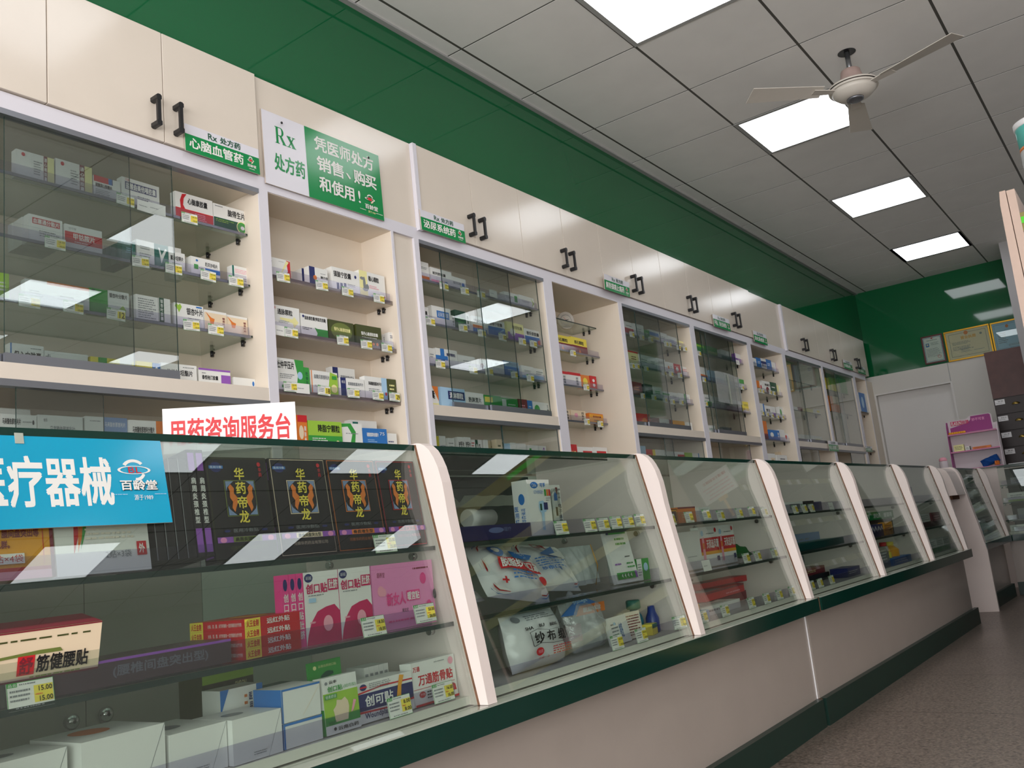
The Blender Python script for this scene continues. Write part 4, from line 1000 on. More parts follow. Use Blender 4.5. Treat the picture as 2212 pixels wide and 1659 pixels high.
# ------------------------------------------------------------------ the goods in the first counter
S1, S2, S0 = 0.7925, 0.6355, 0.4850
def put(desc, w, d, h, base, spec, x, y, z, rz=0.0, rx=0.0, left=None, top=None, M=None, group='medicine boxes in the counters'):
    mw = T(x, y, z+(d*math.sin(-rx) if rx < 0 else 0), rz, rx)
    if M is not None: mw = M @ mw
    o = carton('medicine_box', w, d, h, base, spec, mw, left, top)
    return tag(o, desc, 'box', group)
def black_spec(c1, c2, name):
    return ('r.02,.01,.98,.99,%s|r.028,.017,.972,.983,K|o.16,.9,.09,.05,N|r.05,.885,.27,.915,B|t.07,.888,.25,.912,W:医用冷敷|o.86,.93,.03,.022,R|v.84,.8,.89,.9,R:华药' % c1 +
            '|r.25,.42,.75,.77,%s|r.262,.428,.738,.762,K|p.27 .76 .4 .76 .34 .73 .29 .7 .27 .66,F|p.73 .76 .6 .76 .66 .73 .71 .7 .73 .66,F|p.27 .43 .4 .43 .34 .46 .29 .49 .27 .53,F|p.73 .43 .6 .43 .66 .46 .71 .49 .73 .53,F' % c2 +
            '|p.34 .73 .39 .69 .38 .64 .43 .6 .42 .54 .39 .5 .37 .46 .33 .5 .35 .56 .31 .6 .32 .66 .3 .7,O|p.66 .73 .7 .7 .68 .66 .69 .6 .65 .56 .67 .5 .63 .46 .61 .5 .58 .54 .57 .6 .62 .64 .61 .69,O' +
            '|v.42,.34,.58,.9,Y:华药帝龙|t.3,.265,.7,.3,S:医用冷敷贴|o.2,.28,.05,.012,N|o.8,.28,.05,.012,N|r.03,.17,.97,.225,V|o.12,.197,.05,.026,U|o.88,.197,.05,.026,U|r.27,.172,.73,.223,%s|b.3,.178,.7,.217,K:%s|t.2,.1,.8,.135,%s:河南华药药业有限公司' % (c2, name, c2))
BW, BD, BH = 0.126, 0.03, 0.182
LEAN = -0.13
for n, (x, w, a, c, name, where) in enumerate(((0.918, 0.128, 'Z', 'A', '肩周炎颈椎型', 'leftmost of the four fronts, olive print'), (1.052, 0.134, 'J', 'J', '腰椎间盘突出型', 'second of the four fronts, beige frame'),
                       (1.189, 0.131, 'O', 'O', '骨质增生型', 'third of the four fronts, orange frame'), (1.3235, 0.116, 'R', 'R', '风湿关节炎', 'rightmost of the four fronts, red frame'))):
    put('large black box with gold title, %s' % where, w, BD, BH, 'K', black_spec(a, c, name), x, 1.293, S1, 0, LEAN,
        left='r.1,.02,.95,.98,K|r.15,.78,.85,.96,V|r.15,.05,.85,.3,V|v.25,.34,.75,.74,W:肩周炎颈椎型', group='large black boxes')
for n, x in enumerate((0.9005, 0.884)):
    put('black box standing edge-on with a white vertical title, %s' % ('beside the leftmost black front' if n == 0 else 'one further left'), 0.015, 0.12, BH, 'K',
        'r.1,.8,.9,.97,V|r.1,.04,.9,.26,V|v.2,.3,.8,.74,W:肩周炎颈椎型', x, 1.294, S1, 0, LEAN, group='large black boxes')
for n, x in enumerate((0.866, 0.848, 0.830, 0.812)):
    put('plain black box standing edge-on, %s of four right of the silver box' % ['rightmost', 'third', 'second', 'leftmost'][n], 0.0165, 0.12, 0.165, 'K', 'r.0,.0,.08,1,S', x, 1.294, S1, 0, LEAN, group='large black boxes')
put('silver white box with a rainbow swoosh under the blue sign', 0.150, 0.02, 0.165, 'W', 'p.05 .95 .12 .95 .24 .6 .24 .35 .18 .18 .2 .5,R|p.13 .95 .19 .95 .3 .6 .28 .35 .22 .2 .25 .5,O|p.2 .95 .26 .95 .34 .65 .32 .4 .25 .22 .3 .5,G|p.3 1 1 1 1 .97 .36 .62,N|r.85,.14,.96,.27,R|b.87,.16,.94,.25,W:外|t.5,.13,.78,.2,S:2贴×3袋|l.3,.3,.9,.5,5,C', 0.652, 1.287, S1+0.001, 0.05, LEAN)
put('orange gold box with a red border under the blue sign', 0.20, 0.03, 0.165, 'E', 'r0,0,1,.07,Q|r0,.07,1,.1,R|r.975,0,1,1,M|r.925,.12,.93,.95,R|t.02,.53,.45,.63,M:【适应人群】|b.02,.44,.9,.51,M:适用于因风湿、类风湿性关节炎、肩周炎、颈椎病|b.02,.35,.9,.42,M:腰肌劳损、骨质增生、跌打损伤、腰间盘突出等|b.02,.26,.7,.33,M:引起的部位疼痛和微循环障碍的人群。|o.27,.17,.03,.045,N|o.33,.17,.03,.045,N|r.295,.12,.305,.22,R|r.38,.13,.53,.215,R|t.395,.14,.515,.205,W:外用|r.55,.13,.79,.215,W|t.56,.14,.78,.205,R:2贴×4袋', 0.449, 1.287, S1+0.001, 0, LEAN)
# blue hanging sign on the glass
t = empty('hanging_sign', (0.49, 1.283, 0.995))
mw = T(0.4966, 1.2755, 0.8653, 0, -0.2)
sw, sh = 0.3315, 0.1363
m = MB(); m.box(0, sw, 0, 0.003, 0, sh, 'sign_core', {'-y': 'sign_blue'})
m.ink(plane_map((0, -0.0001, 0), (sw, 0, 0), (0, 0, sh)), 'b.122,.22,.727,.78,W:医疗器械|a.84,.635,.062,.125,.28,40,150,W|a.846,.63,.052,.13,.28,-95,-25,W|a.84,.63,.084,.05,.16,0,360,W|t.81,.595,.875,.665,R:BL|b.763,.383,.948,.505,K:百龄堂|b.76,.39,.945,.51,W:百龄堂|t.82,.27,.915,.335,W:源于1989|l.72,.33,.81,.35,1,L|l.925,.33,.99,.35,1,L')
m.build('sign_board', t, mw)
for hx in (0.04, 0.11):
    q = MB().box(hx-0.006, hx+0.006, -0.0012, -0.0002, sh-0.012, sh+0.004, 'tape'); q.build('tape_strip', t, mw)
tag(t, 'blue hanging sign with white characters on the front glass, cut by the left edge', 'sign')
# second shelf
put('gold box with maroon top tipped forward behind the price tag', 0.21, 0.055, 0.066, 'A', 'r0,0,1,1,J|p0 0 1 0 1 .04 0 .04,M|r.0,.97,1,1,M|l.05,.78,.95,.86,1,Z|p.04 .42 .5 .5 .75 .5 .73 .58 .6 .58 .3 .52 .04 .45,A|r.47,.12,.575,.5,R|b.48,.14,.565,.48,M:舒|b.585,.14,.92,.48,K:筋健腰贴|l.55,.04,.9,.1,1,A', 0.479, 1.253, S2+0.030, 0, 0.22, top='r0,0,1,1,M')
for k in range(4):
    put(['red and yellow flat box at the bottom of the four-box stack', 'red and yellow flat box, second from the bottom of the stack', 'red and yellow flat box, second from the top of the stack', 'red and yellow flat box on top of the stack'][k],
        0.128, 0.128, 0.0158, 'R', 'r0,0,.27,1,Y|b.03,.15,.24,.85,R:火王金刚|b.38,.2,.8,.8,W:远红外贴', 0.937, 1.253, S2+0.002+0.016*k, 0.12, 0,
        left='r0,0,.25,1,Y|b.03,.15,.22,.85,R:火王金刚|t.34,.3,.95,.7,W:对肩、颈、腰、关节疼痛有一定的辅助治疗作用', top='r0,0,.12,1,O|o.55,.5,.2,.3,E', group='flat boxes stacked on the second shelf')
put('dark plum box lying flat behind the rail, left of the red stack', 0.29, 0.10, 0.036, 'q', 'b.3,.25,.85,.75,S:(腰椎间盘突出型)|r0,.9,1,1,V', 0.625, 1.252, S2+0.003, 0.03)
PSPEC = 'p0 0 1 0 1 .42 .85 .52 .6 .5 .35 .45 .15 .3 .06 .15,I|o.14,.92,.12,.06,N|t.06,.895,.22,.945,W:海氏海诺|b.05,.7,.66,.84,I:创口贴|r.68,.72,.98,.88,I|b.7,.74,.96,.87,W:肚脐|l.1,.66,.55,.69,1,S|l.1,.28,.3,.34,1,Q|o.62,.27,.14,.11,Q'
put('white and magenta plaster box, left of the two fronts', 0.0815, 0.016, 0.1275, 'W', PSPEC+'|r.1,.58,.3,.64,L', 1.083, 1.2755, S2+0.002, 0, 0, left='r0,0,1,1,X', group='white and magenta plaster boxes')
put('white and magenta plaster box, beside the pink box', 0.0815, 0.016, 0.1275, 'W', PSPEC, 1.166, 1.2755, S2+0.002, 0, 0, left='r0,0,1,1,X', group='white and magenta plaster boxes')
for n, x in enumerate((1.0345, 1.0505, 1.0665)):
    put('magenta plaster box standing edge-on, %s of three' % ['leftmost', 'middle', 'rightmost'][n], 0.0153, 0.02, 0.1275, 'X', 'o.5,.86,.3,.08,N|v.2,.1,.85,.75,W:创口贴肚脐', x, 1.276, S2+0.002, 0, 0, group='white and magenta plaster boxes')
put('wide pink box with dark pink title and flowers', 0.176, 0.025, 0.127, 'U', 't.08,.8,.2,.88,M:颐养堂|l.66,.86,.95,.92,1,M|o.82,.72,.05,.09,X|o.12,.6,.05,.08,Q|o.16,.58,.04,.06,Q|b.2,.36,.5,.56,X:新女人|r.52,.4,.74,.56,X|b.53,.41,.73,.54,W:暖宫贴|t.43,.24,.53,.3,K:暖宝宝|l.2,.1,.7,.16,1,X|o.88,.3,.04,.07,X|r.79,.2,.792,.7,Q|o.985,.45,.03,.08,K', 1.252, 1.276, S2+0.002)
price_tag('15.00/15.00', T(0.565, 1.2435, S2-0.0055, 0, -0.18), 'price tag reading 15.00 on the second shelf edge, near the left picture edge', 'counter price tags')
price_tag('18.00/18.00', T(1.190, 1.2435, S2+0.001, 0, -0.18), 'price tag reading 18.00 in front of the pink box', 'counter price tags')
price_tag('50.00/26.00', T(1.333, 1.2435, S2+0.008, 0, -0.18), 'price tag reading 26.00 at the right end of the pink box', 'counter price tags')
price_tag('25.00/25.00', T(1.268, 1.2745, S1-0.005, 0, -0.18), 'price tag under the third black box, on the top shelf edge', 'counter price tags')
# counter floor
def big_carton(desc, x, y, w, d, h, rz, rosette=False):
    top = 'o.45,.6,.22,.22,O' if rosette else 'o.4,.5,.2,.15,S'
    put(desc, w, d, h, 'W', 'p.70 0 .706 0 1 .995 .994 1,S|p.3 0 .306 0 .706 .22 .7 .225,C|l.4,.1,.7,.2,2,S' if w > 0.09 else 'l.35,.2,.6,.32,2,S|p.0 .35 .3 .55 1 .97 .3 .54,C|p.0 .35 .3 .0 .31 0 .0 .36,C', x, y, S0+0.003, rz, 0, top=top, group='plain white cartons')
big_carton('plain white carton cut off by the bottom left corner', 0.528, 1.238, 0.112, 0.10, 0.085, 0.05)
big_carton('largest plain white carton in the counter floor, orange mark on its lid', 0.653, 1.232, 0.126, 0.13, 0.0865, 0.04, True)
big_carton('plain white carton between the largest and the smallest one', 0.786, 1.237, 0.0985, 0.13, 0.067, 0.02)
big_carton('smallest plain white carton, in front of the picture-printed box', 0.887, 1.228, 0.0955, 0.10, 0.067, 0.02)
put('white and blue box printed with limb pictures', 0.086, 0.05, 0.098, 'W', 'r.85,0,1,1,B|p0 1 .2 1 0 .6,B|a.3,.5,.1,.16,.2,30,330,L|l.55,.2,.64,.9,6,O|v.66,.1,.74,.9,N:医用退热贴|l.76,.2,.84,.8,5,S|o.2,.4,.05,.1,B', 0.943, 1.335, S0+0.004, 0.0)
put('white box with blue edges, upper one of a pair', 0.083, 0.07, 0.053, 'W', 'r0,.0,.03,1,B|r0,.94,1,1,B|p.5 .1 .52 .1 1 .9 .98 .92,C', 0.987, 1.233, S0+0.0435, 0.02, 0, left='r0,0,1,1,B')
put('white box with blue edges, lower one of a pair', 0.083, 0.07, 0.0395, 'W', 'r0,0,.04,1,B|r0,.9,1,1,B', 0.988, 1.233, S0+0.003, 0.02, 0, left='r0,0,1,1,B')
put('olive box lying at the back of the counter floor', 0.12, 0.06, 0.118, 'Z', 'r0,.86,1,1,H|t.62,.7,.85,.82,P:OMRON|l.05,.1,.3,.8,8,S', 0.975, 1.43, S0+0.003, 0.12)
put('green hanging pack with a euro slot', 0.082, 0.004, 0.118, 'G', 'o.2,.91,.05,.03,P|p.35 .72 .75 .78 .74 .82 .6 .84 .5 .83 .36 .78,D|t.3,.9,.85,.94,P:云南白药创口贴', 1.098, 1.29, S0+0.003, 0.05, -0.05)
put('low green box behind the hanging pack', 0.10, 0.03, 0.085, 'D', 'r.1,.7,.13,.95,P|r.4,.75,.5,.9,P', 1.02, 1.36, S0+0.003, 0.05)
put('green and white plaster box with a hand picture', 0.080, 0.022, 0.094, 'W', 'r0,.0,1,.72,H|r0,.0,1,.16,W|r0,.16,1,.3,G|p.28 .2 .64 .2 .7 .42 .68 .52 .6 .6 .5 .56 .36 .58 .34 .5 .3 .46 .24 .42 .26 .36,J|p.74 .3 .82 .34 .92 .5 .84 .52,Q|o.1,.9,.04,.03,S|b.18,.88,.4,.94,K:云丰|b.12,.74,.55,.84,G:创口贴|t.58,.75,.95,.82,G:(轻巧型)|r.02,.62,.36,.7,G|t.04,.63,.34,.69,W:轻柔舒适|t.06,.18,.3,.24,D:20片|o.22,.09,.04,.03,K|b.3,.05,.9,.12,K:云南白药', 1.078, 1.233, S0+0.003, 0.0, -0.06, left='r0,.45,1,1,W|r0,0,1,.45,G')
put('wide white, navy and orange plaster box', 0.144, 0.06, 0.070, 'W', 'r0,.3,1,.72,N|p0 .72 .45 .8 1 .78 1 .82 .45 .84 0 .76,R|p0 .3 .5 .26 1 .32 1 .27 .5 .22 0 .25,R|b.12,.38,.62,.66,W:创可贴|b.1,.06,.55,.24,N:Woundplast|p.62 .12 .7 .1 .74 .2 .78 .7 .84 .95 .76 .98 .72 .75 .66 .3,E|o.1,.88,.06,.08,N|r.04,.86,.16,.9,R|l.2,.78,.62,.96,4,S', 1.161, 1.240, S0+0.003, 0.0, -0.03)
put('white box with bold red title, in the right corner', 0.128, 0.03, 0.082, 'W', 'b.03,.78,.18,.9,R:万通|b.12,.45,.92,.7,R:万通筋骨贴|o.9,.87,.06,.09,Q|r0,.38,.95,.39,R|o.18,.25,.07,.07,R|t.13,.22,.23,.28,W:外用|l.28,.12,.8,.32,3,K|p.84 .16 .96 .16 .94 .3 .88 .34,R|l.5,.9,.8,.94,1,S|r0,0,1,.05,R', 1.311, 1.244, S0+0.003, 0.0, -0.05)
for k in range(5):
    put('small white box in the slanting row of five, %s from left' % ORD[k], 0.0125, 0.05, 0.084, 'W', 'l.1,.6,.9,.9,2,S', 1.262+0.0132*k, 1.325, S0+0.003, 0, 0, group='row of small white boxes')
price_tag('8.00/8.00', T(1.214, 1.2165, S0+0.004, 0, -0.16), 'price tag reading 8.00 in front of the wide plaster box', 'counter price tags')
price_tag('16.00/16.00', T(1.338, 1.2175, S0+0.006, 0, -0.16), 'price tag in front of the red-titled white box', 'counter price tags')
I4 = Matrix.Identity(4)

# ------------------------------------------------------------------ second compartment: thermometers, gauze, bottles
put('tall white infrared thermometer box with blue print', 0.098, 0.048, 0.140, 'W', 'o.3,.9,.17,.06,B|t.2,.87,.4,.93,W:Cofoe|b.55,.86,.8,.94,B:可孚|t.25,.74,.68,.81,B:红外线体温计|r.72,.7,.8,.82,G|r.82,.7,.9,.82,O|r.92,.7,.99,.82,R|p.42 .6 .4 .5 .44 .42 .5 .4 .48 .1 .6 .08 .62 .4 .72 .42 .74 .55 .6 .62,L|r.45,.44,.54,.56,D|r.62,.45,.8,.58,N|l.75,.6,.95,.68,2,S',
    1.835, 1.30, S1+0.002, 0.0, 0, left='o.55,.66,.2,.1,B|v.45,.05,.75,.5,B:可孚红外体温计|v.05,.1,.3,.55,B:医用红外')
t = empty('thermometer_pack', (1.95, 1.30, S1+0.002))
MB().box(0, 0.062, 0.0, 0.004, 0, 0.128, 'ink_W').ink(plane_map((0, -0.0001, 0), (0.062, 0, 0), (0, 0, 0.128)), 'v.74,.08,.98,.62,N:电子体温计|p.62 .95 .8 .95 .75 .8 .7 .8,M|l.8,.7,.98,.95,3,S').build('card', t, T(1.947, 1.318, S1+0.002))
q = MB(); pts = [(0.006, 0.0), (0.036, 0.0), (0.036, 0.098), (0.033, 0.11), (0.021, 0.117), (0.009, 0.11), (0.006, 0.098)]
q.prism(pts, 'y', -0.014, 0.0, 'film'); q.build('blister', t, T(1.947, 1.317, S1+0.003))
q = MB(); q.prism([(0.014, 0.004), (0.027, 0.004), (0.029, 0.03), (0.028, 0.10), (0.02, 0.108), (0.013, 0.10), (0.012, 0.03)], 'y', -0.010, -0.003, 'ink_W')
q.prism([(0.014, 0.004), (0.027, 0.004), (0.029, 0.03), (0.012, 0.03)], 'y', -0.0105, -0.0102, 'ink_B'); q.prism([(0.013, 0.085), (0.028, 0.085), (0.028, 0.10), (0.02, 0.108), (0.013, 0.10)], 'y', -0.0105, -0.0102, 'ink_B')
q.box(0.016, 0.025, -0.0106, -0.0103, 0.045, 0.068, 'ink_K'); q.build('thermometer', t, T(1.947, 1.317, S1+0.003))
tag(t, 'slim blister pack with a blue and white digital thermometer', 'thermometer')
put('long flat navy box lying along the top shelf', 0.29, 0.10, 0.033, 'N', 'o.52,.62,.1,.2,F|t.62,.5,.72,.8,F:理疗', 1.525, 1.288, S1+0.002, 0, 0)
t = tag(MB().lathe([(0.022, 0), (0.024, 0.004), (0.024, 0.028), (0.021, 0.030), (0.021, 0.10), (0.0, 0.101)], (1.745, 1.43, S1+0.061), 'ink_W', 20, 'x').build('tube_roll'), 'white roll lying behind the navy box on the top shelf', 'roll')
put('white box under the white roll', 0.16, 0.08, 0.034, 'W', 'l.1,.3,.8,.7,2,S', 1.72, 1.40, S1+0.002)
t = empty('cover_board', (1.9, 1.66, 0.86))
MB().box(1.60, 2.37, 1.672, 1.684, 0.815, 0.990, 'green_board').build('board', t, I4)
MB().box(1.478, 2.30, 1.33, 1.684, 0.9945, 0.9985, 'green_board').build('cover_sheet', t, I4)
def torn(x0, x1, a0, a1, seed, axis, d0, d1):
    rnd = random.Random(seed); n = 26
    pts = [(x0, a0)]+[(x0+(x1-x0)*k/n, a0+rnd.uniform(0, 0.05)*(a1-a0)) for k in range(1, n+1)]
    pts += [(x1+rnd.uniform(-0.008, 0.012), a0+(a1-a0)*k/4) for k in range(1, 4)]
    pts += [(x0+(x1-x0)*k/n, a1-(a1-a0)*(rnd.uniform(0, 0.12)+(0.5 if k == 15 else 0))) for k in range(n, -1, -1)]
    return MB().prism(pts, axis, d0, d1, 'tape')
torn(1.62, 2.30, 0.900, 0.936, 3, 'y', 1.6706, 1.6718).build('paper_strip', t, I4)
torn(1.50, 2.19, 1.565, 1.665, 5, 'z', 0.9932, 0.9944).build('paper_strip', t, I4)
tag(t, 'dark green board and cover with torn white paper strips, second compartment', 'board')
for n, (x, dz, pr) in enumerate(((1.905, 0, ''), (2.045, 0, ''), (2.115, 0, ''), (2.185, 0.002, ''), (2.255, 0.002, ''), (2.325, 0.004, ''))):
    price_tag(pr, T(x, 1.2745, S1-0.002+dz, 0, -0.17), 'white and yellow price tag, %s of six on the top shelf edge, thermometer compartment' % ORD[n], 'counter price tags')

def pillow_map(w, h, t, mw, n=18, seed=1, wr=0.004, sag=0.0, side=1):
    rnd = random.Random(seed); ph = [rnd.uniform(0, 6) for _ in range(6)]
    def P(u, v, l=0.0):
        a = 2*u-1; b_ = 2*v-1
        f = max(0, (1-abs(a)**3.5))**0.55*max(0, (1-abs(b_)**3.5))**0.55
        z = t*f+wr*f*(math.sin(9*u+ph[0]+3*v)+0.7*math.sin(15*v+ph[1])*math.cos(7*u+ph[2])+0.5*math.sin(23*u+11*v+ph[3]))
        x = w*(u-0.5)*(1-0.05*f*0); y = h*(v-0.5)
        pinch = 0.06*(1-f)*math.sin(3*v*PI+ph[4])
        return mw @ Vector((x*(1-0.04*f)+pinch*w*0.1, y*(1-0.04*f), side*(z+0.0012*l*(1 if l else 0))-sag*0))
    P.seg = 6
    return P
def pillow(name, w, h, t, mw, mname, spec=None, seed=1, wr=0.004, parent=None, flat_back=False):
    """a stuffed bag: two puffed sheets joined along flat seams"""
    m = MB(); n = 20
    for side in (1, -1):
        P = pillow_map(w, h, t if side > 0 or not flat_back else t*0.25, mw, n, seed, wr if side > 0 else wr*0.5, side=side)
        base = len(m.v)
        for j in range(n+1):
            for i in range(n+1): m.v.append(tuple(P(i/n, j/n)))
        for j in range(n):
            for i in range(n):
                q = (base+j*(n+1)+i, base+j*(n+1)+i+1, base+(j+1)*(n+1)+i+1, base+(j+1)*(n+1)+i)
                m.smooth.add(len(m.f)); m.f.append(q if side > 0 else q[::-1]); m.m.append(m.mi(mname))
        if side > 0 and spec: m.ink(P, spec)
    return m.build(name, parent, Matrix.Identity(4))
def frame(x, y, z, yaw, tilt, roll=0.0):
    """local X along the width, local Y up the face, local Z out of the face, towards the viewer"""
    return Matrix.Translation((x, y, z)) @ Matrix.Rotation(yaw, 4, 'Z') @ Matrix.Rotation(tilt, 4, 'X') @ Matrix.Rotation(roll, 4, 'Z')
GA = 'p.05 .10 .12 .03 .9 .03 .97 .10 .97 .9 .9 .97 .12 .97 .05 .9,B|p.065 .11 .125 .045 .895 .045 .955 .11 .955 .89 .895 .955 .125 .955 .065 .89,W|p.08 .12 .13 .06 .89 .06 .94 .12 .94 .88 .89 .94 .13 .94 .08 .88,R|p.09 .125 .135 .07 .885 .07 .93 .125 .93 .875 .885 .93 .135 .93 .09 .875,W'
for n, (x, y, z, yaw, tl, spec, lab, w) in enumerate(((1.745, 1.32, S2+0.072, 0.10, 1.0, GA+'|o.26,.78,.1,.12,B|o.26,.8,.05,.06,W|p.48 .84 .9 .84 .78 .7 .48 .66,B|t.5,.71,.75,.82,W:PROTECT|r.2,.4,.86,.62,R|b.22,.42,.84,.6,W:脱脂纱布口罩|o.82,.25,.06,.08,R|r.14,.16,.24,.19,R|r.175,.12,.205,.23,R|l.3,.18,.75,.36,3,B', 'gauze mask bag with a red title bar, front left on the middle shelf', 0.25),
                                                   (1.985, 1.385, S2+0.072, 0.06, 0.95, GA+'|p.3 .62 .75 .9 .75 .62,B|p.5 .62 .9 .8 .9 .62,W|b.3,.78,.6,.93,R:口罩|l.2,.35,.8,.56,4,B|b.2,.25,.6,.33,B:纱布口罩', 'gauze mask bag behind the red-titled one, lying on its side', 0.23))):
    o = pillow('gauze_bag', w, 0.145, 0.030, frame(x, y, z, yaw, tl, -0.2 if n == 0 else -0.12), 'bag_white', spec, 11+n, 0.004, None, True)
    tag(o, lab, 'bag', 'gauze mask bags')
o = pillow('gauze_bag', 0.16, 0.12, 0.02, frame(1.568, 1.36, S2+0.052, 0.2, 0.5), 'bag_white', 'p.1 .2 .9 .2 .9 .3 .1 .3,B|p.1 .35 .9 .35 .9 .4 .1 .4,R', 17); tag(o, 'half-hidden gauze bag against the divider, left of the red-titled one', 'bag', 'gauze mask bags')
for n, (x, lab) in enumerate(((2.15, 'left'), (2.205, 'middle'), (2.26, 'right'))):
    o = pillow('dressing_pack', 0.10, 0.115, 0.011, frame(x, 1.42+0.01*n, S2+0.066, -0.5, 1.25), 'cloudy', None, 23+n, 0.005)
    tag(o, 'cloudy plastic dressing pack bound with a rubber band, %s of three' % lab, 'pack', 'dressing packs')
t = tag(MB().tube([(2.265, 1.398, S2+0.006), (2.267, 1.386, S2+0.06), (2.262, 1.40, S2+0.122)], 0.0013, 'ink_E', 6).build('rubber_band'), 'thin yellow rubber band around the cloudy packs', 'rubber band')
put('upright white card pack with green arrow bands', 0.115, 0.012, 0.175, 'W', 'r.06,.80,.92,.93,G|p.14 .83 .2 .865 .14 .9,W|p.24 .83 .3 .865 .24 .9,W|p.36 .83 .42 .865 .36 .9,W|p.5 .83 .56 .865 .5 .9,W|p.62 .85 .74 .85 .74 .88 .62 .88,W|r.06,.80,.15,.93,N|l.35,.6,.92,.76,2,G|l.6,.4,.85,.44,1,K|l.1,.28,.4,.34,1,V|l.6,.22,.95,.34,2,G|r.06,.06,.92,.17,G|p.3 .08 .24 .115 .3 .15,W|p.42 .08 .36 .115 .42 .15,W|p.55 .08 .49 .115 .55 .15,W|p.68 .08 .62 .115 .68 .15,W|r.83,.06,.92,.17,V', 2.222, 1.302, S2+0.003, -0.08, -0.18)
t = empty('medicine_bottle', (2.40, 1.36, S2))
MB().lathe([(0.024, 0), (0.025, 0.004), (0.025, 0.075), (0.018, 0.083)], (2.352, 1.375, S2+0.002), 'ink_W', 20).build('bottle_body', t, Matrix.Identity(4))
MB().lathe([(0.020, 0.083), (0.021, 0.085), (0.021, 0.104), (0.019, 0.106), (0.0, 0.1062)], (2.352, 1.375, S2+0.002), 'ink_B', 20).build('cap', t, Matrix.Identity(4))
tag(t, 'white medicine bottle with blue cap in the right corner of the middle shelf', 'bottle')
put('small green box in front of the white bottle', 0.062, 0.03, 0.062, 'G', 'r0,0,.4,1,W|l.05,.2,.35,.8,5,S|o.7,.6,.18,.2,L', 2.352, 1.305, S2+0.003, -0.1)
# floor of the second compartment
o = pillow('bandage_bag', 0.215, 0.128, 0.040, frame(1.775, 1.29, S0+0.068, 0.0, 1.38), 'bag_white',
           'l.28,.84,.86,.95,3,S|o.14,.9,.06,.06,S|b.18,.67,.32,.73,K:SHA|b.42,.68,.52,.74,K:BU|b.6,.66,.76,.72,K:BENG|b.82,.67,.95,.73,K:DAI|p.2 .62 .35 .66 .55 .6 .75 .6 .97 .65 .97 .648 .75 .595 .55 .595 .35 .652 .2 .612,K|p.2 .62 .21 .62 .21 .36 .2 .36,K|p.96 .65 .97 .65 .97 .38 .96 .38,K|p.2 .36 .35 .4 .55 .35 .75 .34 .97 .38 .97 .372 .75 .332 .55 .342 .35 .392 .2 .35,K|b.24,.39,.41,.6,K:纱|b.44,.39,.59,.59,K:布|b.63,.37,.77,.58,K:绷|b.8,.39,.94,.61,K:带|o.24,.25,.065,.07,R|t.2,.22,.28,.28,Q:独家|l.5,.14,.95,.3,4,R|t.2,.12,.4,.16,R:规格一卷', 31, 0.003)
tag(o, 'white bag of gauze bandage with a black wavy title frame', 'bag')
t = empty('cotton_bag', (1.99, 1.33, S0))
pillow('bag_body', 0.165, 0.125, 0.05, frame(2.02, 1.305, S0+0.07, 0.05, 1.3), 'clear_bag', None, 41, 0.009, t)
q = MB()
q.prism([(1.90, S0+0.105), (1.945, S0+0.125), (1.985, S0+0.14), (2.02, S0+0.138), (2.075, S0+0.122), (2.10, S0+0.11), (2.0, S0+0.10)], 'y', 1.283, 1.287, 'ink_B'); q.prism([(1.965, S0+0.098), (2.105, S0+0.098), (2.105, S0+0.122), (1.985, S0+0.122)], 'y', 1.2805, 1.2835, 'ink_O')
q.ink(plane_map((1.945, 1.2828, S0+0.12), (0.09, 0, 0), (0, 0, 0.04)), 'b.1,.2,.9,.8,L:棉球')
q.ink(plane_map((1.985, 1.2803, S0+0.1), (0.11, 0, 0), (0, 0, 0.02)), 'b.1,.2,.9,.8,W:脱脂棉球')
q.build('header_label', t, Matrix.Identity(4))
pillow('bag_neck', 0.07, 0.04, 0.012, frame(1.985, 1.31, S0+0.128, 0.3, 1.35, 0.5), 'clear_bag', None, 44, 0.006, t)
tag(t, 'crumpled clear cotton bag with a blue and orange header', 'bag')
put('white card pack with pale blue print, leaning', 0.115, 0.012, 0.072, 'W', 'b.5,.2,.68,.75,F:棉签|l.1,.3,.45,.8,4,S|r.25,.7,.36,.8,L', 2.098, 1.262, S0+0.003, 0.08, -0.18)
put('cream dotted pack beside the leaning card pack', 0.075, 0.02, 0.072, 'C', 'l.05,.1,.95,.9,8,M', 2.218, 1.285, S0+0.003, -0.1, -0.1)
put('white carton with blue top edge against the left divider', 0.118, 0.12, 0.118, 'W', 'r0,.95,1,1,B|p.55 .0 .56 .0 .9 .92 .89 .92,C|r.985,0,1,1,B', 1.50, 1.325, S0+0.003, 0.03, 0, top='r0,0,1,1,B')
for n in range(5):
    t = MB().lathe([(0.008, 0), (0.009, 0.002), (0.009, 0.05), (0.011, 0.052), (0.011, 0.058), (0.0, 0.0582)], (2.115+0.026*n, 1.475, S0+0.052), 'film_milky', 12).build('plastic_vial')
    tag(t, 'cloudy plastic vial, %s from left in the row behind the card packs' % ORD[n], 'vial', 'plastic vials')
put('pink tray box under the cloudy vials', 0.15, 0.04, 0.048, 'Q', 'r0,0,1,.4,X', 2.10, 1.455, S0+0.003)
t = empty('spray_bottle', (2.30, 1.36, S0))
MB().lathe([(0.020, 0), (0.024, 0.006), (0.025, 0.04), (0.021, 0.055), (0.012, 0.066), (0.012, 0.072)], (2.345, 1.33, S0+0.003), 'teal_bottle', 20).build('bottle_body', t, Matrix.Identity(4))
MB().lathe([(0.019, 0.072), (0.021, 0.075), (0.021, 0.095), (0.018, 0.098), (0, 0.0985)], (2.345, 1.33, S0+0.003), 'ink_T', 20).build('cap', t, Matrix.Identity(4))
tag(t, 'teal bottle with broad cap in the right corner of the compartment floor', 'bottle')
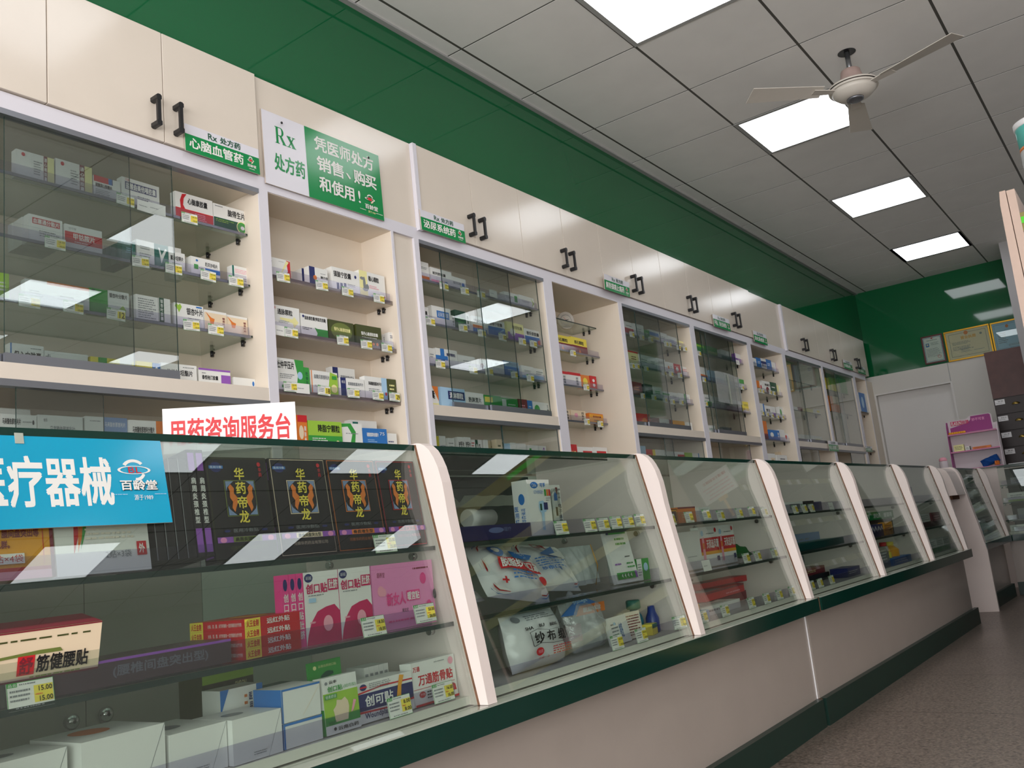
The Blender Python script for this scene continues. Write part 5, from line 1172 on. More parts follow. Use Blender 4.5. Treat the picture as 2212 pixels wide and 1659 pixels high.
t = MB().lathe([(0.018, 0), (0.020, 0.004), (0.020, 0.04), (0.012, 0.058), (0.010, 0.075), (0, 0.076)], (2.395, 1.30, S0+0.003), 'bottle_blue', 16).build('small_bottle'); tag(t, 'small dark blue bottle beside the teal one', 'bottle')
put('small yellow and teal box at the foot of the teal bottle', 0.05, 0.03, 0.03, 'Y', 'r0,.6,1,1,T', 2.318, 1.262, S0+0.003, 0.2)
for n, x in enumerate((2.06, 2.19)):
    price_tag('', T(x-0.045, 1.2165, S0+0.004, 0, -0.16), 'white and yellow price tag, %s of three, floor edge of the thermometer compartment' % ORD[n], 'counter price tags')
price_tag('', T(2.375, 1.2225, S0+0.008, -0.2, -0.16), 'white and yellow price tag, third of three, floor edge of the thermometer compartment', 'counter price tags')

# ------------------------------------------------------------------ third compartment
def at(px_u): return px_u
put('dark teal carton at the back of the top shelf', 0.30, 0.12, 0.125, 'T', 'r0,0,1,.06,D', 2.50, 1.50, S1+0.002)
put('orange-brown box on the top shelf of the third compartment', 0.14, 0.08, 0.055, 'O', 'r0,.9,1,1,M|l.2,.3,.7,.6,2,P', 2.86, 1.40, S1+0.002)
put('black box with a yellow frame, left on the top shelf', 0.17, 0.08, 0.045, 'K', 'r.02,.05,.98,.95,E|r.05,.14,.95,.86,K|o.5,.3,.2,.15,S', 2.52, 1.32, S1+0.002)
put('white box beside the orange-brown one', 0.10, 0.06, 0.05, 'W', 'l.1,.5,.9,.9,3,S', 3.03, 1.40, S1+0.002)
for n, x in enumerate((2.525, 2.655, 2.79, 2.905, 3.07, 3.19, 3.315)):
    price_tag('', T(x, 1.2745, S1-0.004+0.003*(n % 3), 0, -0.17), 'white and yellow price tag, %s of seven on the top shelf edge, third compartment' % ORD[n], 'counter price tags')
put('green box with yellow front, left on the middle shelf', 0.10, 0.05, 0.12, 'G', 'r.1,0,.9,.62,Y|l.2,.2,.8,.5,3,D', 2.55, 1.33, S2+0.003, 0.1)
put('plain white carton on the middle shelf of the third compartment', 0.175, 0.05, 0.125, 'W', 'r0,.96,.1,1,N|l.4,.32,.8,.36,1,S', 2.665, 1.325, S2+0.003)
RSP = 'r.0,.38,1,.72,R|r.0,.3,1,.38,E|b.32,.45,.98,.68,W:天和追风膏|o.14,.84,.07,.07,L|p.08 .1 .1 .72 .2 .75 .22 .1,Q|p.1 .45 .2 .45 .2 .6 .1 .6,O|o.86,.9,.06,.06,R|r.8,.12,.94,.24,N|l.35,.8,.8,.85,1,S'
put('white and red plaster box, left one of two, third compartment', 0.150, 0.03, 0.135, 'W', RSP, 2.842, 1.325, S2+0.003, group='white and red plaster boxes')
put('white and red plaster box, right one of two, third compartment', 0.142, 0.03, 0.135, 'W', RSP, 2.994, 1.325, S2+0.003, group='white and red plaster boxes')
o = pillow('cloth', 0.16, 0.07, 0.016, frame(3.22, 1.36, S2+0.035, 0, 0.5), 'green_cloth', None, 51, 0.008); tag(o, 'crumpled dark green cloth right of the red plaster boxes', 'cloth')
o = pillow('foil_bag', 0.30, 0.09, 0.010, frame(2.71, 1.48, S2+0.134, 0, 0.12), 'foil', None, 53, 0.003); tag(o, 'crumpled silver bag under the top shelf of the third compartment', 'bag')
put('boxes support carton behind the plain white one', 0.34, 0.12, 0.118, 'Z', '', 2.54, 1.43, S2+0.003)['label'] = 'olive carton under the crumpled silver bag'
for n, x in enumerate((2.50, 2.67, 3.0, 3.105, 3.27)):
    price_tag('-' if n == 1 else '', T(x, 1.2435, S2-0.002, 0, -0.17), '%s, %s of five on the middle shelf edge, third compartment' % ('printed white tag' if n == 1 else 'white and yellow price tag', ORD[n]), 'counter price tags')
put('long red box on top of the floor stack, third compartment', 0.36, 0.07, 0.022, 'R', 'r0,.0,.9,.2,M', 3.02, 1.43, S0+0.068, -0.08, 0, top='r0,0,.35,1,M')
put('long red box lying askew, third compartment floor', 0.40, 0.09, 0.030, 'R', 'r0,.8,1,1,M|l.5,.2,.9,.5,1,Q', 2.90, 1.36, S0+0.036, 0.06, 0, top='r.1,.1,.5,.9,S')
put('flat grey-white box at the left of the floor, third compartment', 0.30, 0.10, 0.03, 'W', 'l.1,.3,.6,.7,1,S', 2.72, 1.295, S0+0.003, -0.02, 0, top='l.1,.2,.8,.7,4,S')
put('white box with barcode standing at the back, third compartment floor', 0.30, 0.03, 0.11, 'W', 'l.55,.75,.8,.9,1,K|l.1,.6,.5,.8,2,S', 3.02, 1.56, S0+0.003)
put('red and black flat box under the askew one', 0.40, 0.12, 0.032, 'M', 'r0,0,.5,.6,K', 2.95, 1.40, S0+0.003)
put('yellow flat box at the divider foot, third compartment', 0.13, 0.06, 0.02, 'E', 'l.1,.3,.8,.7,1,M', 2.50, 1.245, S0+0.036, 0.1)
put('pale box under the yellow flat one', 0.17, 0.09, 0.032, 'L', '', 2.485, 1.24, S0+0.003)
for n, x in enumerate((2.535, 2.70, 2.92, 3.06, 3.185, 3.315)):
    price_tag('', T(x, 1.2165, S0+0.004, 0, -0.16), 'white and yellow price tag, %s of six along the floor edge, third compartment' % ORD[n], 'counter price tags')

# ------------------------------------------------------------------ goods in the second counter
rnd = random.Random(5)
def put2(desc, w, d, h, base, spec, x, y, z, rz=0.0, **k): return put(desc, w, d, h, base, spec, x, y, z, rz, M=M2, **k)
put2('crystal clear blister pack propped on the top shelf, fourth compartment', 0.22, 0.03, 0.10, 'S', 'r.05,.1,.95,.9,F|l.1,.2,.9,.8,5,W', 0.30, 0.22, S1+0.002, 0.1)
put2('white box on the top shelf, fourth compartment', 0.20, 0.06, 0.045, 'W', 'r.2,.3,.8,.8,S', 0.22, 0.12, S1+0.002)
put2('dark blue box on the top shelf, fourth compartment', 0.16, 0.05, 0.04, 'N', 'o.3,.5,.1,.2,L', 0.56, 0.14, S1+0.002)
put2('black box on the top shelf, fourth compartment', 0.12, 0.06, 0.045, 'K', 'r.3,.2,.6,.5,W', 0.44, 0.12, S1+0.002)
put2('teal flat box along the middle shelf, fourth compartment', 0.62, 0.10, 0.028, 'T', '', 0.08, 0.06, S2+0.003)
put2('violet-grey long box behind the teal one', 0.70, 0.06, 0.06, 'F', 'l.1,.3,.8,.7,2,S', 0.10, 0.20, S2+0.003)
put2('brown flat box at the compartment floor, fourth compartment', 0.5, 0.08, 0.03, 'M', 'l.1,.3,.8,.7,2,P', 0.18, 0.16, S0+0.035)
put2('dark carton lying on the floor, fourth compartment', 0.5, 0.10, 0.031, 'K', 'r.1,.3,.4,.8,S', 0.2, 0.15, S0+0.003)
put2('clear tray standing on edge, fourth compartment', 0.02, 0.24, 0.12, 'S', '', 0.45, 0.18, S0+0.003, -0.5)
put2('black tin by the divider, fourth compartment', 0.05, 0.05, 0.05, 'K', 'r.1,.2,.9,.6,S', 0.04, 0.10, S0+0.003)
put2('navy box on the floor, fourth compartment', 0.18, 0.08, 0.04, 'N', 'l.1,.3,.8,.7,2,W', 0.68, 0.06, S0+0.003)
for n, x in enumerate((0.09, 0.20, 0.29, 0.55)): price_tag('' if n < 3 else '-', M2 @ T(x+0.08, 0.0745, S1-0.004, 0, -0.17), 'price tag, %s of four on the top shelf edge, fourth compartment' % ORD[n], 'counter price tags')
for n, x in enumerate((0.06, 0.16, 0.30)): price_tag('', M2 @ T(x, 0.0165, S0+0.004, 0, -0.16), 'price tag, %s of three along the floor edge, fourth compartment' % ORD[n], 'counter price tags')
t = MB().box(0, 0.62, 0, 0.003, 0, 0.04, 'sign_green').ink(plane_map((0, -0.0001, 0), (0.62, 0, 0), (0, 0, 0.04)), 'b.08,.2,.3,.8,W:非处方|b.4,.2,.6,.8,W:消化药|b.7,.2,.95,.8,W:感冒药').build('shelf_sign', None, M2 @ T(1.02, 0.075, S2+0.085)); tag(t, 'green strip sign with white characters, fifth compartment', 'sign')
put2('stand of white boxes under the green strip sign', 0.62, 0.06, 0.084, 'K', 'l.1,.3,.9,.8,3,S', 1.02, 0.085, S2+0.002)['label'] = 'long dark box carrying the green strip sign'
for k in range(3): put2('blue and white zigzag box, %s of three' % ORD[k], 0.10, 0.05, 0.06, 'N', 'p0 .5 .25 .9 .5 .5 .75 .9 1 .5 1 .35 .75 .75 .5 .35 .25 .75 0 .35,W', 1.03+0.105*k, 0.058, S2+0.003, group='zigzag boxes')
put2('orange box right of the zigzag boxes', 0.16, 0.05, 0.065, 'E', 'l.1,.3,.9,.8,3,M', 1.36, 0.058, S2+0.003)
for k in range(4):
    put2('dark red box in the row on the lower level, %s from left' % ORD[k], 0.10, 0.05, 0.07, 'M', 'o.5,.5,.3,.3,R', 1.0+0.11*k, 0.17, S0+0.05, 0.05, group='dark red boxes')
put2('long teal box below the dark red row', 0.46, 0.14, 0.046, 'T', 'l.05,.2,.95,.8,2,W', 1.0, 0.12, S0+0.003)
put2('white crate-like box on the floor, fifth compartment', 0.26, 0.08, 0.10, 'S', 'l.1,.2,.9,.9,5,W', 1.02, 0.035, S0+0.003)['label'] = 'grey printed carton on the floor, fifth compartment'
t = empty('cleaner_bottle', (0, 0, 0)); place(t, M2 @ T(1.40, 0.09, S0))
MB().lathe([(0.03, 0), (0.034, 0.006), (0.034, 0.06), (0.014, 0.085), (0.014, 0.09)], (1.40, 0.09, S0+0.003), 'ink_Y', 20).build('bottle_body', t, M2)
MB().lathe([(0.018, 0.09), (0.018, 0.115), (0.0, 0.1155)], (1.40, 0.09, S0+0.003), 'ink_R', 16).build('cap', t, M2)
tag(t, 'yellow bottle with red cap, fifth compartment floor', 'bottle')
t = empty('lotion_bottle', (0, 0, 0)); place(t, M2 @ T(1.55, 0.10, S0))
MB().lathe([(0.04, 0), (0.044, 0.006), (0.044, 0.07), (0.02, 0.09)], (1.55, 0.10, S0+0.003), 'ink_E', 20).build('bottle_body', t, M2)
MB().lathe([(0.02, 0.09), (0.022, 0.095), (0.022, 0.11), (0, 0.111)], (1.55, 0.10, S0+0.003), 'ink_Y', 16).build('cap', t, M2)
tag(t, 'amber bottle with yellow cap, beside the red-capped one', 'bottle')
put2('blue box along the floor edge, fifth compartment', 0.35, 0.05, 0.035, 'B', 'l.1,.2,.9,.8,2,W', 1.30, 0.026, S0+0.003)
put2('orange box on the top shelf, sixth compartment', 0.16, 0.06, 0.05, 'O', '', 2.02, 0.14, S1+0.002)
put2('dark jar box on the top shelf, sixth compartment', 0.10, 0.06, 0.09, 'N', 'o.5,.5,.2,.2,S', 2.30, 0.14, S1+0.002)
put2('white and red box on the middle shelf, sixth compartment', 0.24, 0.06, 0.08, 'W', 'r0,0,1,.4,M|l.1,.5,.9,.9,3,S', 2.12, 0.058, S2+0.003)
put2('maroon box on the middle shelf, sixth compartment', 0.22, 0.06, 0.08, 'M', 'l.2,.3,.9,.8,3,Q', 2.42, 0.06, S2+0.003)
for k in range(4): put2('green and white carton on the floor, %s of four, sixth compartment' % ORD[k], 0.17, 0.05, 0.075, 'W', 'r0,.0,1,.35,G|l.1,.5,.9,.9,3,S', 1.98+0.18*k, 0.045, S0+0.003, group='green and white cartons')
# goods in the short and the far counter
for k, (x, y, z, w, h, c, s, l) in enumerate(((0.15, 0.12, 0.862, 0.20, 0.07, 'W', 'r.5,.1,.95,.9,S', 'white box on the top shelf of the short counter'), (0.50, 0.10, 0.862, 0.30, 0.10, 'W', 'r.12,.05,.95,.75,D|l.3,.2,.8,.6,3,G', 'white-framed green box on the top shelf of the short counter'),
                                             (0.18, 0.082, 0.742, 0.34, 0.07, 'W', 'l.1,.5,.9,.9,2,S|r.45,.1,.9,.4,M', 'white box with dark red bars, middle shelf of the short counter'), (0.60, 0.084, 0.742, 0.22, 0.05, 'S', '', 'grey box, middle shelf of the short counter'),
                                             (0.15, 0.06, 0.602, 0.25, 0.04, 'H', 'r.5,0,1,1,W', 'lime and white box, lower shelf of the short counter'), (0.55, 0.05, 0.602, 0.32, 0.04, 'W', 'l.1,.2,.9,.8,2,S', 'long white box, lower shelf of the short counter'),
                                             (0.12, 0.04, 0.473, 0.30, 0.06, 'L', 'l.1,.3,.9,.8,2,G', 'pale box on the floor of the short counter'), (0.55, 0.04, 0.473, 0.30, 0.07, 'W', 'l.1,.3,.9,.8,3,L', 'white box on the floor of the short counter'))):
    put(l, w, 0.05, h, c, s, x, y, z+(0.016 if z < 0.48 else 0), 0, M=M3)
for k, (x, y, z, w, h, c, s, l) in enumerate(((0.08, 0.12, 0.862, 0.18, 0.05, 'S', 'r.6,.2,.9,.9,J|l.1,.3,.5,.8,2,K', 'grey box on the top shelf of the far counter'), (0.04, 0.08, 0.722, 0.22, 0.07, 'W', 'r0,0,1,.2,H|r.6,.3,.95,.8,M|l.1,.4,.5,.8,2,S', 'white box with lime foot, middle shelf of the far counter'),
                                             (0.09, 0.08, 0.582, 0.18, 0.08, 'S', 'o.4,.7,.08,.08,K|o.7,.7,.08,.08,K', 'grey carton with two black dots, lower shelf of the far counter'), (0.02, 0.045, 0.473, 0.15, 0.05, 'W', 'l.1,.3,.9,.8,2,S', 'white box on the floor of the far counter'),
                                             (0.19, 0.045, 0.473, 0.15, 0.05, 'L', 'l.1,.3,.9,.8,2,W', 'pale blue box on the floor of the far counter'), (0.02, 0.045, 0.582, 0.06, 0.035, 'W', '', 'small white box, lower shelf of the far counter'))):
    put(l, w, 0.05, h, c, s, x, y, z+(0.016 if z < 0.48 else 0), 0, M=M4)

# ================================================================== SIGNS ON THE CABINETS
LOGO = 'a.875,.60,.035,.13,.3,20,160,W|a.875,.60,.038,.15,.3,-80,-20,J|a.875,.58,.05,.05,.2,0,360,W|o.873,.57,.022,.06,R|b.82,.26,.945,.38,W:百龄堂|l.83,.14,.94,.2,1,W'
def category_sign(x, z, w, h, rx, words, serif, label, y=2.378, wrap=False, ry=0.0):
    m = MB(); m.box(0, w, 0, 0.004, 0, h, 'sign_core', {'-y': 'sign_white'})
    M = plane_map((0, -0.0001, 0), (w, 0, 0), (0, 0, h))
    i = len(m.v); m.rect(M, 0, 0, 1, 0.64, 'sign_green', 1)
    sp = 'b.3,.70,.42,.93,D:Rx|b.46,.70,.74,.95,D:处方药|b.05,.15,.77,.55,W:%s|' % words
    m.ink(M, sp, 2)
    lg = 'a.875,.46,.03,.13,.32,25,155,W|a.88,.46,.032,.14,.32,-85,-25,J|a.875,.44,.045,.055,.22,0,360,W|o.873,.44,.02,.05,R|b.82,.17,.945,.28,W:百龄堂|l.84,.08,.93,.13,1,W'
    m.ink(M, lg, 3)
    o = m.build('category_sign', None, T(x, y, z, 0, rx) @ Matrix.Rotation(ry, 4, 'Y'))
    return tag(o, label, 'sign', 'green and white category signs')
category_sign(1.634, 1.379+H0, 0.296, 0.097, -0.03, '心脑血管药', 0, 'green and white sign reading cardiovascular medicine, leftmost of the small signs', 2.372)
category_sign(2.772, 1.374+H0, 0.296, 0.092, -0.02, '泌尿系统药', 0, 'green and white sign right of the big sign, on the second glass cabinet', 2.370)
category_sign(4.29, 1.373+H0, 0.290, 0.090, 0.06, '解热镇痛止痛药', 0, 'green and white sign wrapped in glossy film, above the dial bay edge', 2.362)
category_sign(5.80, 1.372+H0, 0.290, 0.090, -0.02, '呼吸、消化系统药', 0, 'green and white sign over the joint of the third glass and taped cabinets', 2.370)
category_sign(6.545, 1.357+H0, 0.275, 0.088, -0.02, '消化系统药', 0, 'green and white sign above the far open bay', 2.372)
category_sign(8.87, 1.384+H0, 0.290, 0.086, -0.02, '抗感染药', 0, 'green and white sign left of the last pair of handles', 2.370)
category_sign(9.35, 1.384+H0, 0.280, 0.080, -0.02, '维生素药', 0, 'green and white sign closest to the end wall, below the last handles', 2.370)
category_sign(8.0, 0.55+H0, 0.280, 0.092, -0.01, '妇儿用药', 0, 'low green and white sign between the two farthest glass cabinets', 2.384)
category_sign(9.18, 0.573+H0, 0.240, 0.056, 0.0, '外用药', 0, 'low green sign at the narrow bay by the end wall', 2.386)
# the big prescription sign
def serif_R(m, M, x0, y0, x1, y1, mt, l):
    def U(a, c): return (x0+(x1-x0)*a, y0+(y1-y0)*c)
    for q in (((0.0, 0), (0.36, 0), (0.36, 0.05), (0.0, 0.05)), ((0.0, 0.95), (0.36, 0.95), (0.36, 1), (0.0, 1)), ((0.08, 0.04), (0.28, 0.04), (0.28, 0.96), (0.08, 0.96)), ((0.28, 0.95), (0.28, 1), (0.5, 1), (0.5, 0.95)), ((0.28, 0.47), (0.5, 0.47), (0.5, 0.52), (0.28, 0.52))):
        m.poly(M, [U(*p) for p in q], mt, l)
    n = 12
    for k in range(n):
        a0 = math.radians(90-180*k/n); a1 = math.radians(90-180*(k+1)/n)
        q = [U(0.5+0.28*math.cos(a0), 0.735+0.265*math.sin(a0)), U(0.5+0.28*math.cos(a1), 0.735+0.265*math.sin(a1)), U(0.5+0.10*math.cos(a1), 0.735+0.215*math.sin(a1)), U(0.5+0.10*math.cos(a0), 0.735+0.215*math.sin(a0))]
        m.poly(M, q, mt, l)
    m.poly(M, [U(0.36, 0.49), U(0.58, 0.51), U(0.92, 0.06), U(0.68, 0.06)], mt, l); m.poly(M, [U(0.64, 0), U(1.0, 0), U(1.0, 0.05), U(0.64, 0.07)], mt, l)
def serif_x(m, M, x0, y0, x1, y1, mt, l):
    def U(a, c): return (x0+(x1-x0)*a, y0+(y1-y0)*c)
    for q in (((0.02, 0.95), (0.34, 0.95), (0.94, 0.05), (0.62, 0.05)), ((0.7, 0.95), (0.82, 0.95), (0.26, 0.05), (0.12, 0.05)), ((0, 0.93), (0.46, 0.93), (0.46, 1), (0, 1)), ((0.6, 0.93), (0.96, 0.93), (0.96, 1), (0.6, 1)), ((0, 0), (0.4, 0), (0.4, 0.07), (0, 0.07)), ((0.52, 0), (1, 0), (1, 0.07), (0.52, 0.07))):
        m.poly(M, [U(*p) for p in q], mt, l)
t = empty('prescription_sign', (2.26, 2.38, 1.36+H0))
sw, sh = 0.594, 0.288
m = MB(); m.box(0, sw, 0, 0.006, 0, sh, 'sign_core', {'-y': 'sign_white'})
M = plane_map((0, -0.0001, 0), (sw, 0, 0), (0, 0, sh))
m.rect(M, 0.335, 0, 1, 1, 'sign_green', 1)
serif_R(m, M, 0.095, 0.60, 0.18, 0.83, 'sign_green', 2); serif_x(m, M, 0.185, 0.60, 0.255, 0.755, 'sign_green', 2)
mm = MATS['ink_D']; MATS['ink_D'] = MATS['sign_green']
m.ink(M, 'b.075,.22,.315,.46,D:处方药', 2)
i0 = len(m.names)
MATS['ink_D'] = mm
m.names = ['sign_green' if n == 'ink_D' else n for n in m.names]
m.ink(M, 'b.41,.71,.94,.92,W:凭医师处方|b.42,.43,.54,.64,W:销|b.54,.43,.65,.64,W:售|p.668 .53 .683 .535 .712 .475 .70 .455,W|b.74,.43,.845,.64,W:购|b.845,.43,.95,.64,W:买|b.425,.14,.73,.35,W:和使用|t.765,.15,.785,.33,W:!|a.875,.27,.03,.055,.3,20,160,W|a.875,.265,.034,.07,.3,-80,-20,J|a.872,.255,.048,.022,.25,0,360,W|o.872,.255,.022,.025,R|b.82,.1,.94,.17,W:百龄堂|t.845,.045,.915,.08,P:源于1989|l.77,.06,.84,.08,1,W|l.92,.06,.99,.08,1,W', 3)
m.build('sign_board', t, T(1.962, 2.382, 1.362+H0, 0, -0.015))
for (sx, sz) in ((2.045, 1.618), (2.487, 1.616)):
    MB().lathe([(0.0045, 0), (0.0045, -0.003), (0.0, -0.0032)], (sx, 2.3775, sz+H0), 'black_plastic', 10, 'y').build('screw', t, Matrix.Identity(4))
tag(t, 'large white and green prescription sign with bold Rx on the plain panel', 'sign')
# red and white service desk sign standing on the counter
t = empty('desk_sign', (1.037, 1.62, 1.028), -0.677)
mw = T(1.037, 1.62, 1.0275, -0.677)
m = MB(); m.box(0, 0.263, 0, 0.004, 0, 0.093, 'paper_white')
m.ink(plane_map((0, -0.0001, 0), (0.263, 0, 0), (0, 0, 0.093)), 'b.045,.16,.955,.76,R:用药咨询服务台')
m.build('sign_panel', t, mw)
MB().box(0.05, 0.21, 0.004, 0.05, 0, 0.004, 'paper_white').build('foot', t, mw)
tag(t, 'white desk sign with bold red characters standing on the counter top', 'sign')

# dial thermometer in the open bay
t = empty('dial_thermometer', (4.29, 2.65, 1.19+H0))
DM = Matrix.Translation((4.285, 2.645, 1.253+H0)) @ Matrix.Rotation(-0.55, 4, 'Z')
MB().lathe([(0.050, 0), (0.053, -0.006), (0.052, -0.016), (0.047, -0.020), (0.044, -0.014), (0, -0.0135)], (0, 0, 0), 'fan_white', 32, 'y').build('dial_case', t, DM)
q = MB(); M = plane_map((-0.044, -0.0137, -0.044), (0.088, 0, 0), (0, 0, 0.088), 0.0002)
q.ink(M, 'a.5,.5,.42,.42,.12,-40,220,S|a.5,.5,.3,.3,.1,200,300,F|p.48 .5 .52 .5 .3 .8,R|p.48 .5 .52 .5 .7 .24,K|p.49 .48 .49 .54 .8 .6,K|o.5,.5,.05,.05,K'); q.build('dial_face', t, DM)
MB().tube([(4.288, 2.65, 1.253+H0), (4.288, 2.7215, 1.253+H0)], 0.008, 'fan_white', 10).build('wall_bracket', t, I4)
tag(t, 'round white dial thermometer on the back of the open bay', 'thermometer')
# plastic sheet taped on the glass of the sixth cabinet
t = empty('plastic_sheet', (5.95, 2.39, 1.0+H0))
q = MB(); n = 14
def SH(u, v): return (5.735+0.43*u, 2.3965-0.004-0.004*math.sin(6*u+9*v)*math.sin(PI*u), 0.835+H0+0.215*v+0.01*math.sin(5*u)*(v-0.3))
for j in range(n):
    for i in range(n):
        q.smooth.add(len(q.f)); q.face([SH(i/n, j/n), SH((i+1)/n, j/n), SH((i+1)/n, (j+1)/n), SH(i/n, (j+1)/n)], 'clear_bag')
q.build('sheet', t, Matrix.Identity(4))
MB().box(5.935, 5.965, 2.3875, 2.388, 0.83+H0, 1.045+H0, 'tape').build('tape_strip', t, Matrix.Identity(4))
tag(t, 'crumpled clear plastic sheet taped on the sliding glass', 'plastic sheet')

# ================================================================== CEILING FAN
FX, FY = 4.555, 0.936
t = empty('ceiling_fan', (FX, FY, CEIL))
I4 = Matrix.Identity(4)
MB().lathe([(0.045, -0.001), (0.045, 0.0)], (FX, FY, CEIL-0.001), 'black_plastic', 20).build('ceiling_hole', t, I4)
MB().lathe([(0.013, -0.13), (0.013, 0.0)], (FX, FY, CEIL), 'steel_rod', 14).build('down_rod', t, I4)
MB().lathe([(0.03, -0.095), (0.040, -0.10), (0.047, -0.105), (0.052, -0.13), (0.064, -0.165), (0.082, -0.185)], (FX, FY, CEIL), 'fan_cone', 24).build('canopy', t, I4)
mt = MB()
for prof, mm in (([(0.0, -0.176), (0.078, -0.178), (0.118, -0.189)], 'fan_white'), ([(0.122, -0.189), (0.123, -0.193), (0.122, -0.198)], 'fan_white'), ([(0.114, -0.198), (0.114, -0.203)], 'fan_cone'),
                 ([(0.121, -0.203), (0.122, -0.207), (0.119, -0.213)], 'fan_white'), ([(0.112, -0.213), (0.100, -0.230), (0.082, -0.246), (0.060, -0.256), (0.046, -0.258)], 'fan_white'),
                 ([(0.042, -0.258), (0.041, -0.266), (0.030, -0.270), (0.0, -0.271)], 'aluminium')):
    mt.lathe(prof, (FX, FY, CEIL), mm, 40)
mt.lathe([(0.114, -0.1975), (0.1225, -0.198)], (FX, FY, CEIL), 'fan_white', 40); mt.lathe([(0.112, -0.213), (0.119, -0.2132)], (FX, FY, CEIL), 'fan_white', 40)
mt.build('motor_housing', t, I4)
for k in range(3):
    a = math.radians(11.6+120*k)
    R = Matrix.Translation((FX, FY, CEIL-0.214)) @ Matrix.Rotation(a, 4, 'Z')
    arm = MB().prism([(0.09, -0.018), (0.22, -0.03), (0.22, 0.03), (0.09, 0.018)], 'z', -0.004, 0.0, 'fan_white')
    for i_, v in enumerate(arm.v): pass
    br = arm.build('blade_arm', t, R)
    bl = MB(); n = 8
    ring = []
    for i in range(n+1):
        s = i/n; x = 0.17+0.38*s; hw = 0.042+0.018*s; tw = 0.21-0.08*s
        ring.append(((x, -hw*math.cos(tw), -hw*math.sin(tw)), (x, hw*math.cos(tw), hw*math.sin(tw))))
    for i in range(n):
        (a0, b0), (a1, b1) = ring[i], ring[i+1]
        up = lambda p: (p[0], p[1], p[2]+0.003)
        bl.face([up(a0), up(a1), up(b1), up(b0)], 'fan_white'); bl.face([b0, b1, a1, a0], 'fan_white')
        bl.face([a0, a1, up(a1), up(a0)], 'fan_white'); bl.face([up(b0), up(b1), b1, b0], 'fan_white')
    bl.face([ring[-1][0], ring[-1][1], (ring[-1][1][0], ring[-1][1][1], ring[-1][1][2]+0.003), (ring[-1][0][0], ring[-1][0][1], ring[-1][0][2]+0.003)], 'fan_white')
    bl.build('blade', t, R)
tag(t, 'white ceiling fan with a grey rod hanging between the light panels', 'fan')

# ================================================================== THE FAR END
def picture(x0, y0, y1, z0, z1, fm, bg, spec, label, fw=0.016):
    t = empty('framed_certificate', (XE-0.01, (y0+y1)/2, z0))
    w = y0-y1; h = z1-z0; mw = T(XE-0.018, y0, z0, -PI/2)
    fr = MB()
    for q in ((0, w, 0, fw), (0, w, h-fw, h), (0, fw, fw, h-fw), (w-fw, w, fw, h-fw)): fr.box(q[0], q[1], 0, 0.016, q[2], q[3], fm)
    fr.build('frame', t, mw, 0.002)
    s = MB().box(fw, w-fw, 0.006, 0.012, fw, h-fw, bg)
    s.ink(plane_map((fw, 0.0059, fw), (w-2*fw, 0, 0), (0, 0, h-2*fw)), spec); s.build('certificate', t, mw)
    MB().box(fw, w-fw, 0.003, 0.004, fw, h-fw, 'counter_glass').build('glass', t, mw)
    return tag(t, label, 'certificate', 'framed certificates on the end wall')
picture(0, 1.838, 1.632, 1.410+H0, 1.702+H0, 'maroon_frame', 'ink_W', 'r.02,.02,.98,.98,F|r.05,.04,.95,.96,W|o.5,.95,.06,.03,R|l.2,.85,.85,.89,1,K|r.12,.62,.3,.76,B|o.21,.7,.05,.04,J|l.4,.66,.85,.78,4,S|l.12,.2,.9,.55,9,S|a.75,.18,.1,.06,.2,0,360,R', 'small maroon-framed licence with a portrait photo, leftmost on the end wall')
picture(0, 1.618, 1.196, 1.392+H0, 1.703+H0, 'gold_frame', 'ink_J', 'r.06,.08,.94,.92,S|r.07,.095,.93,.905,J|o.48,.9,.05,.07,O|b.34,.68,.70,.8,E:营业执照|o.82,.78,.03,.04,S|l.12,.5,.55,.62,3,S|l.12,.3,.6,.45,3,S|l.6,.2,.85,.25,1,S|l.3,.2,.55,.4,5,S', 'gold-framed beige business licence in the middle of the three certificates')
picture(0, 1.190, 0.925, 1.392+H0, 1.700+H0, 'gold_frame', 'ink_L', 'r.06,.06,.94,.94,F|r.075,.075,.925,.925,L|o.55,.85,.06,.06,O|l.15,.25,.5,.65,6,S|l.5,.12,.9,.2,2,S|r.85,.12,.93,.2,S', 'gold-framed bluish certificate, rightmost of the three on the end wall')

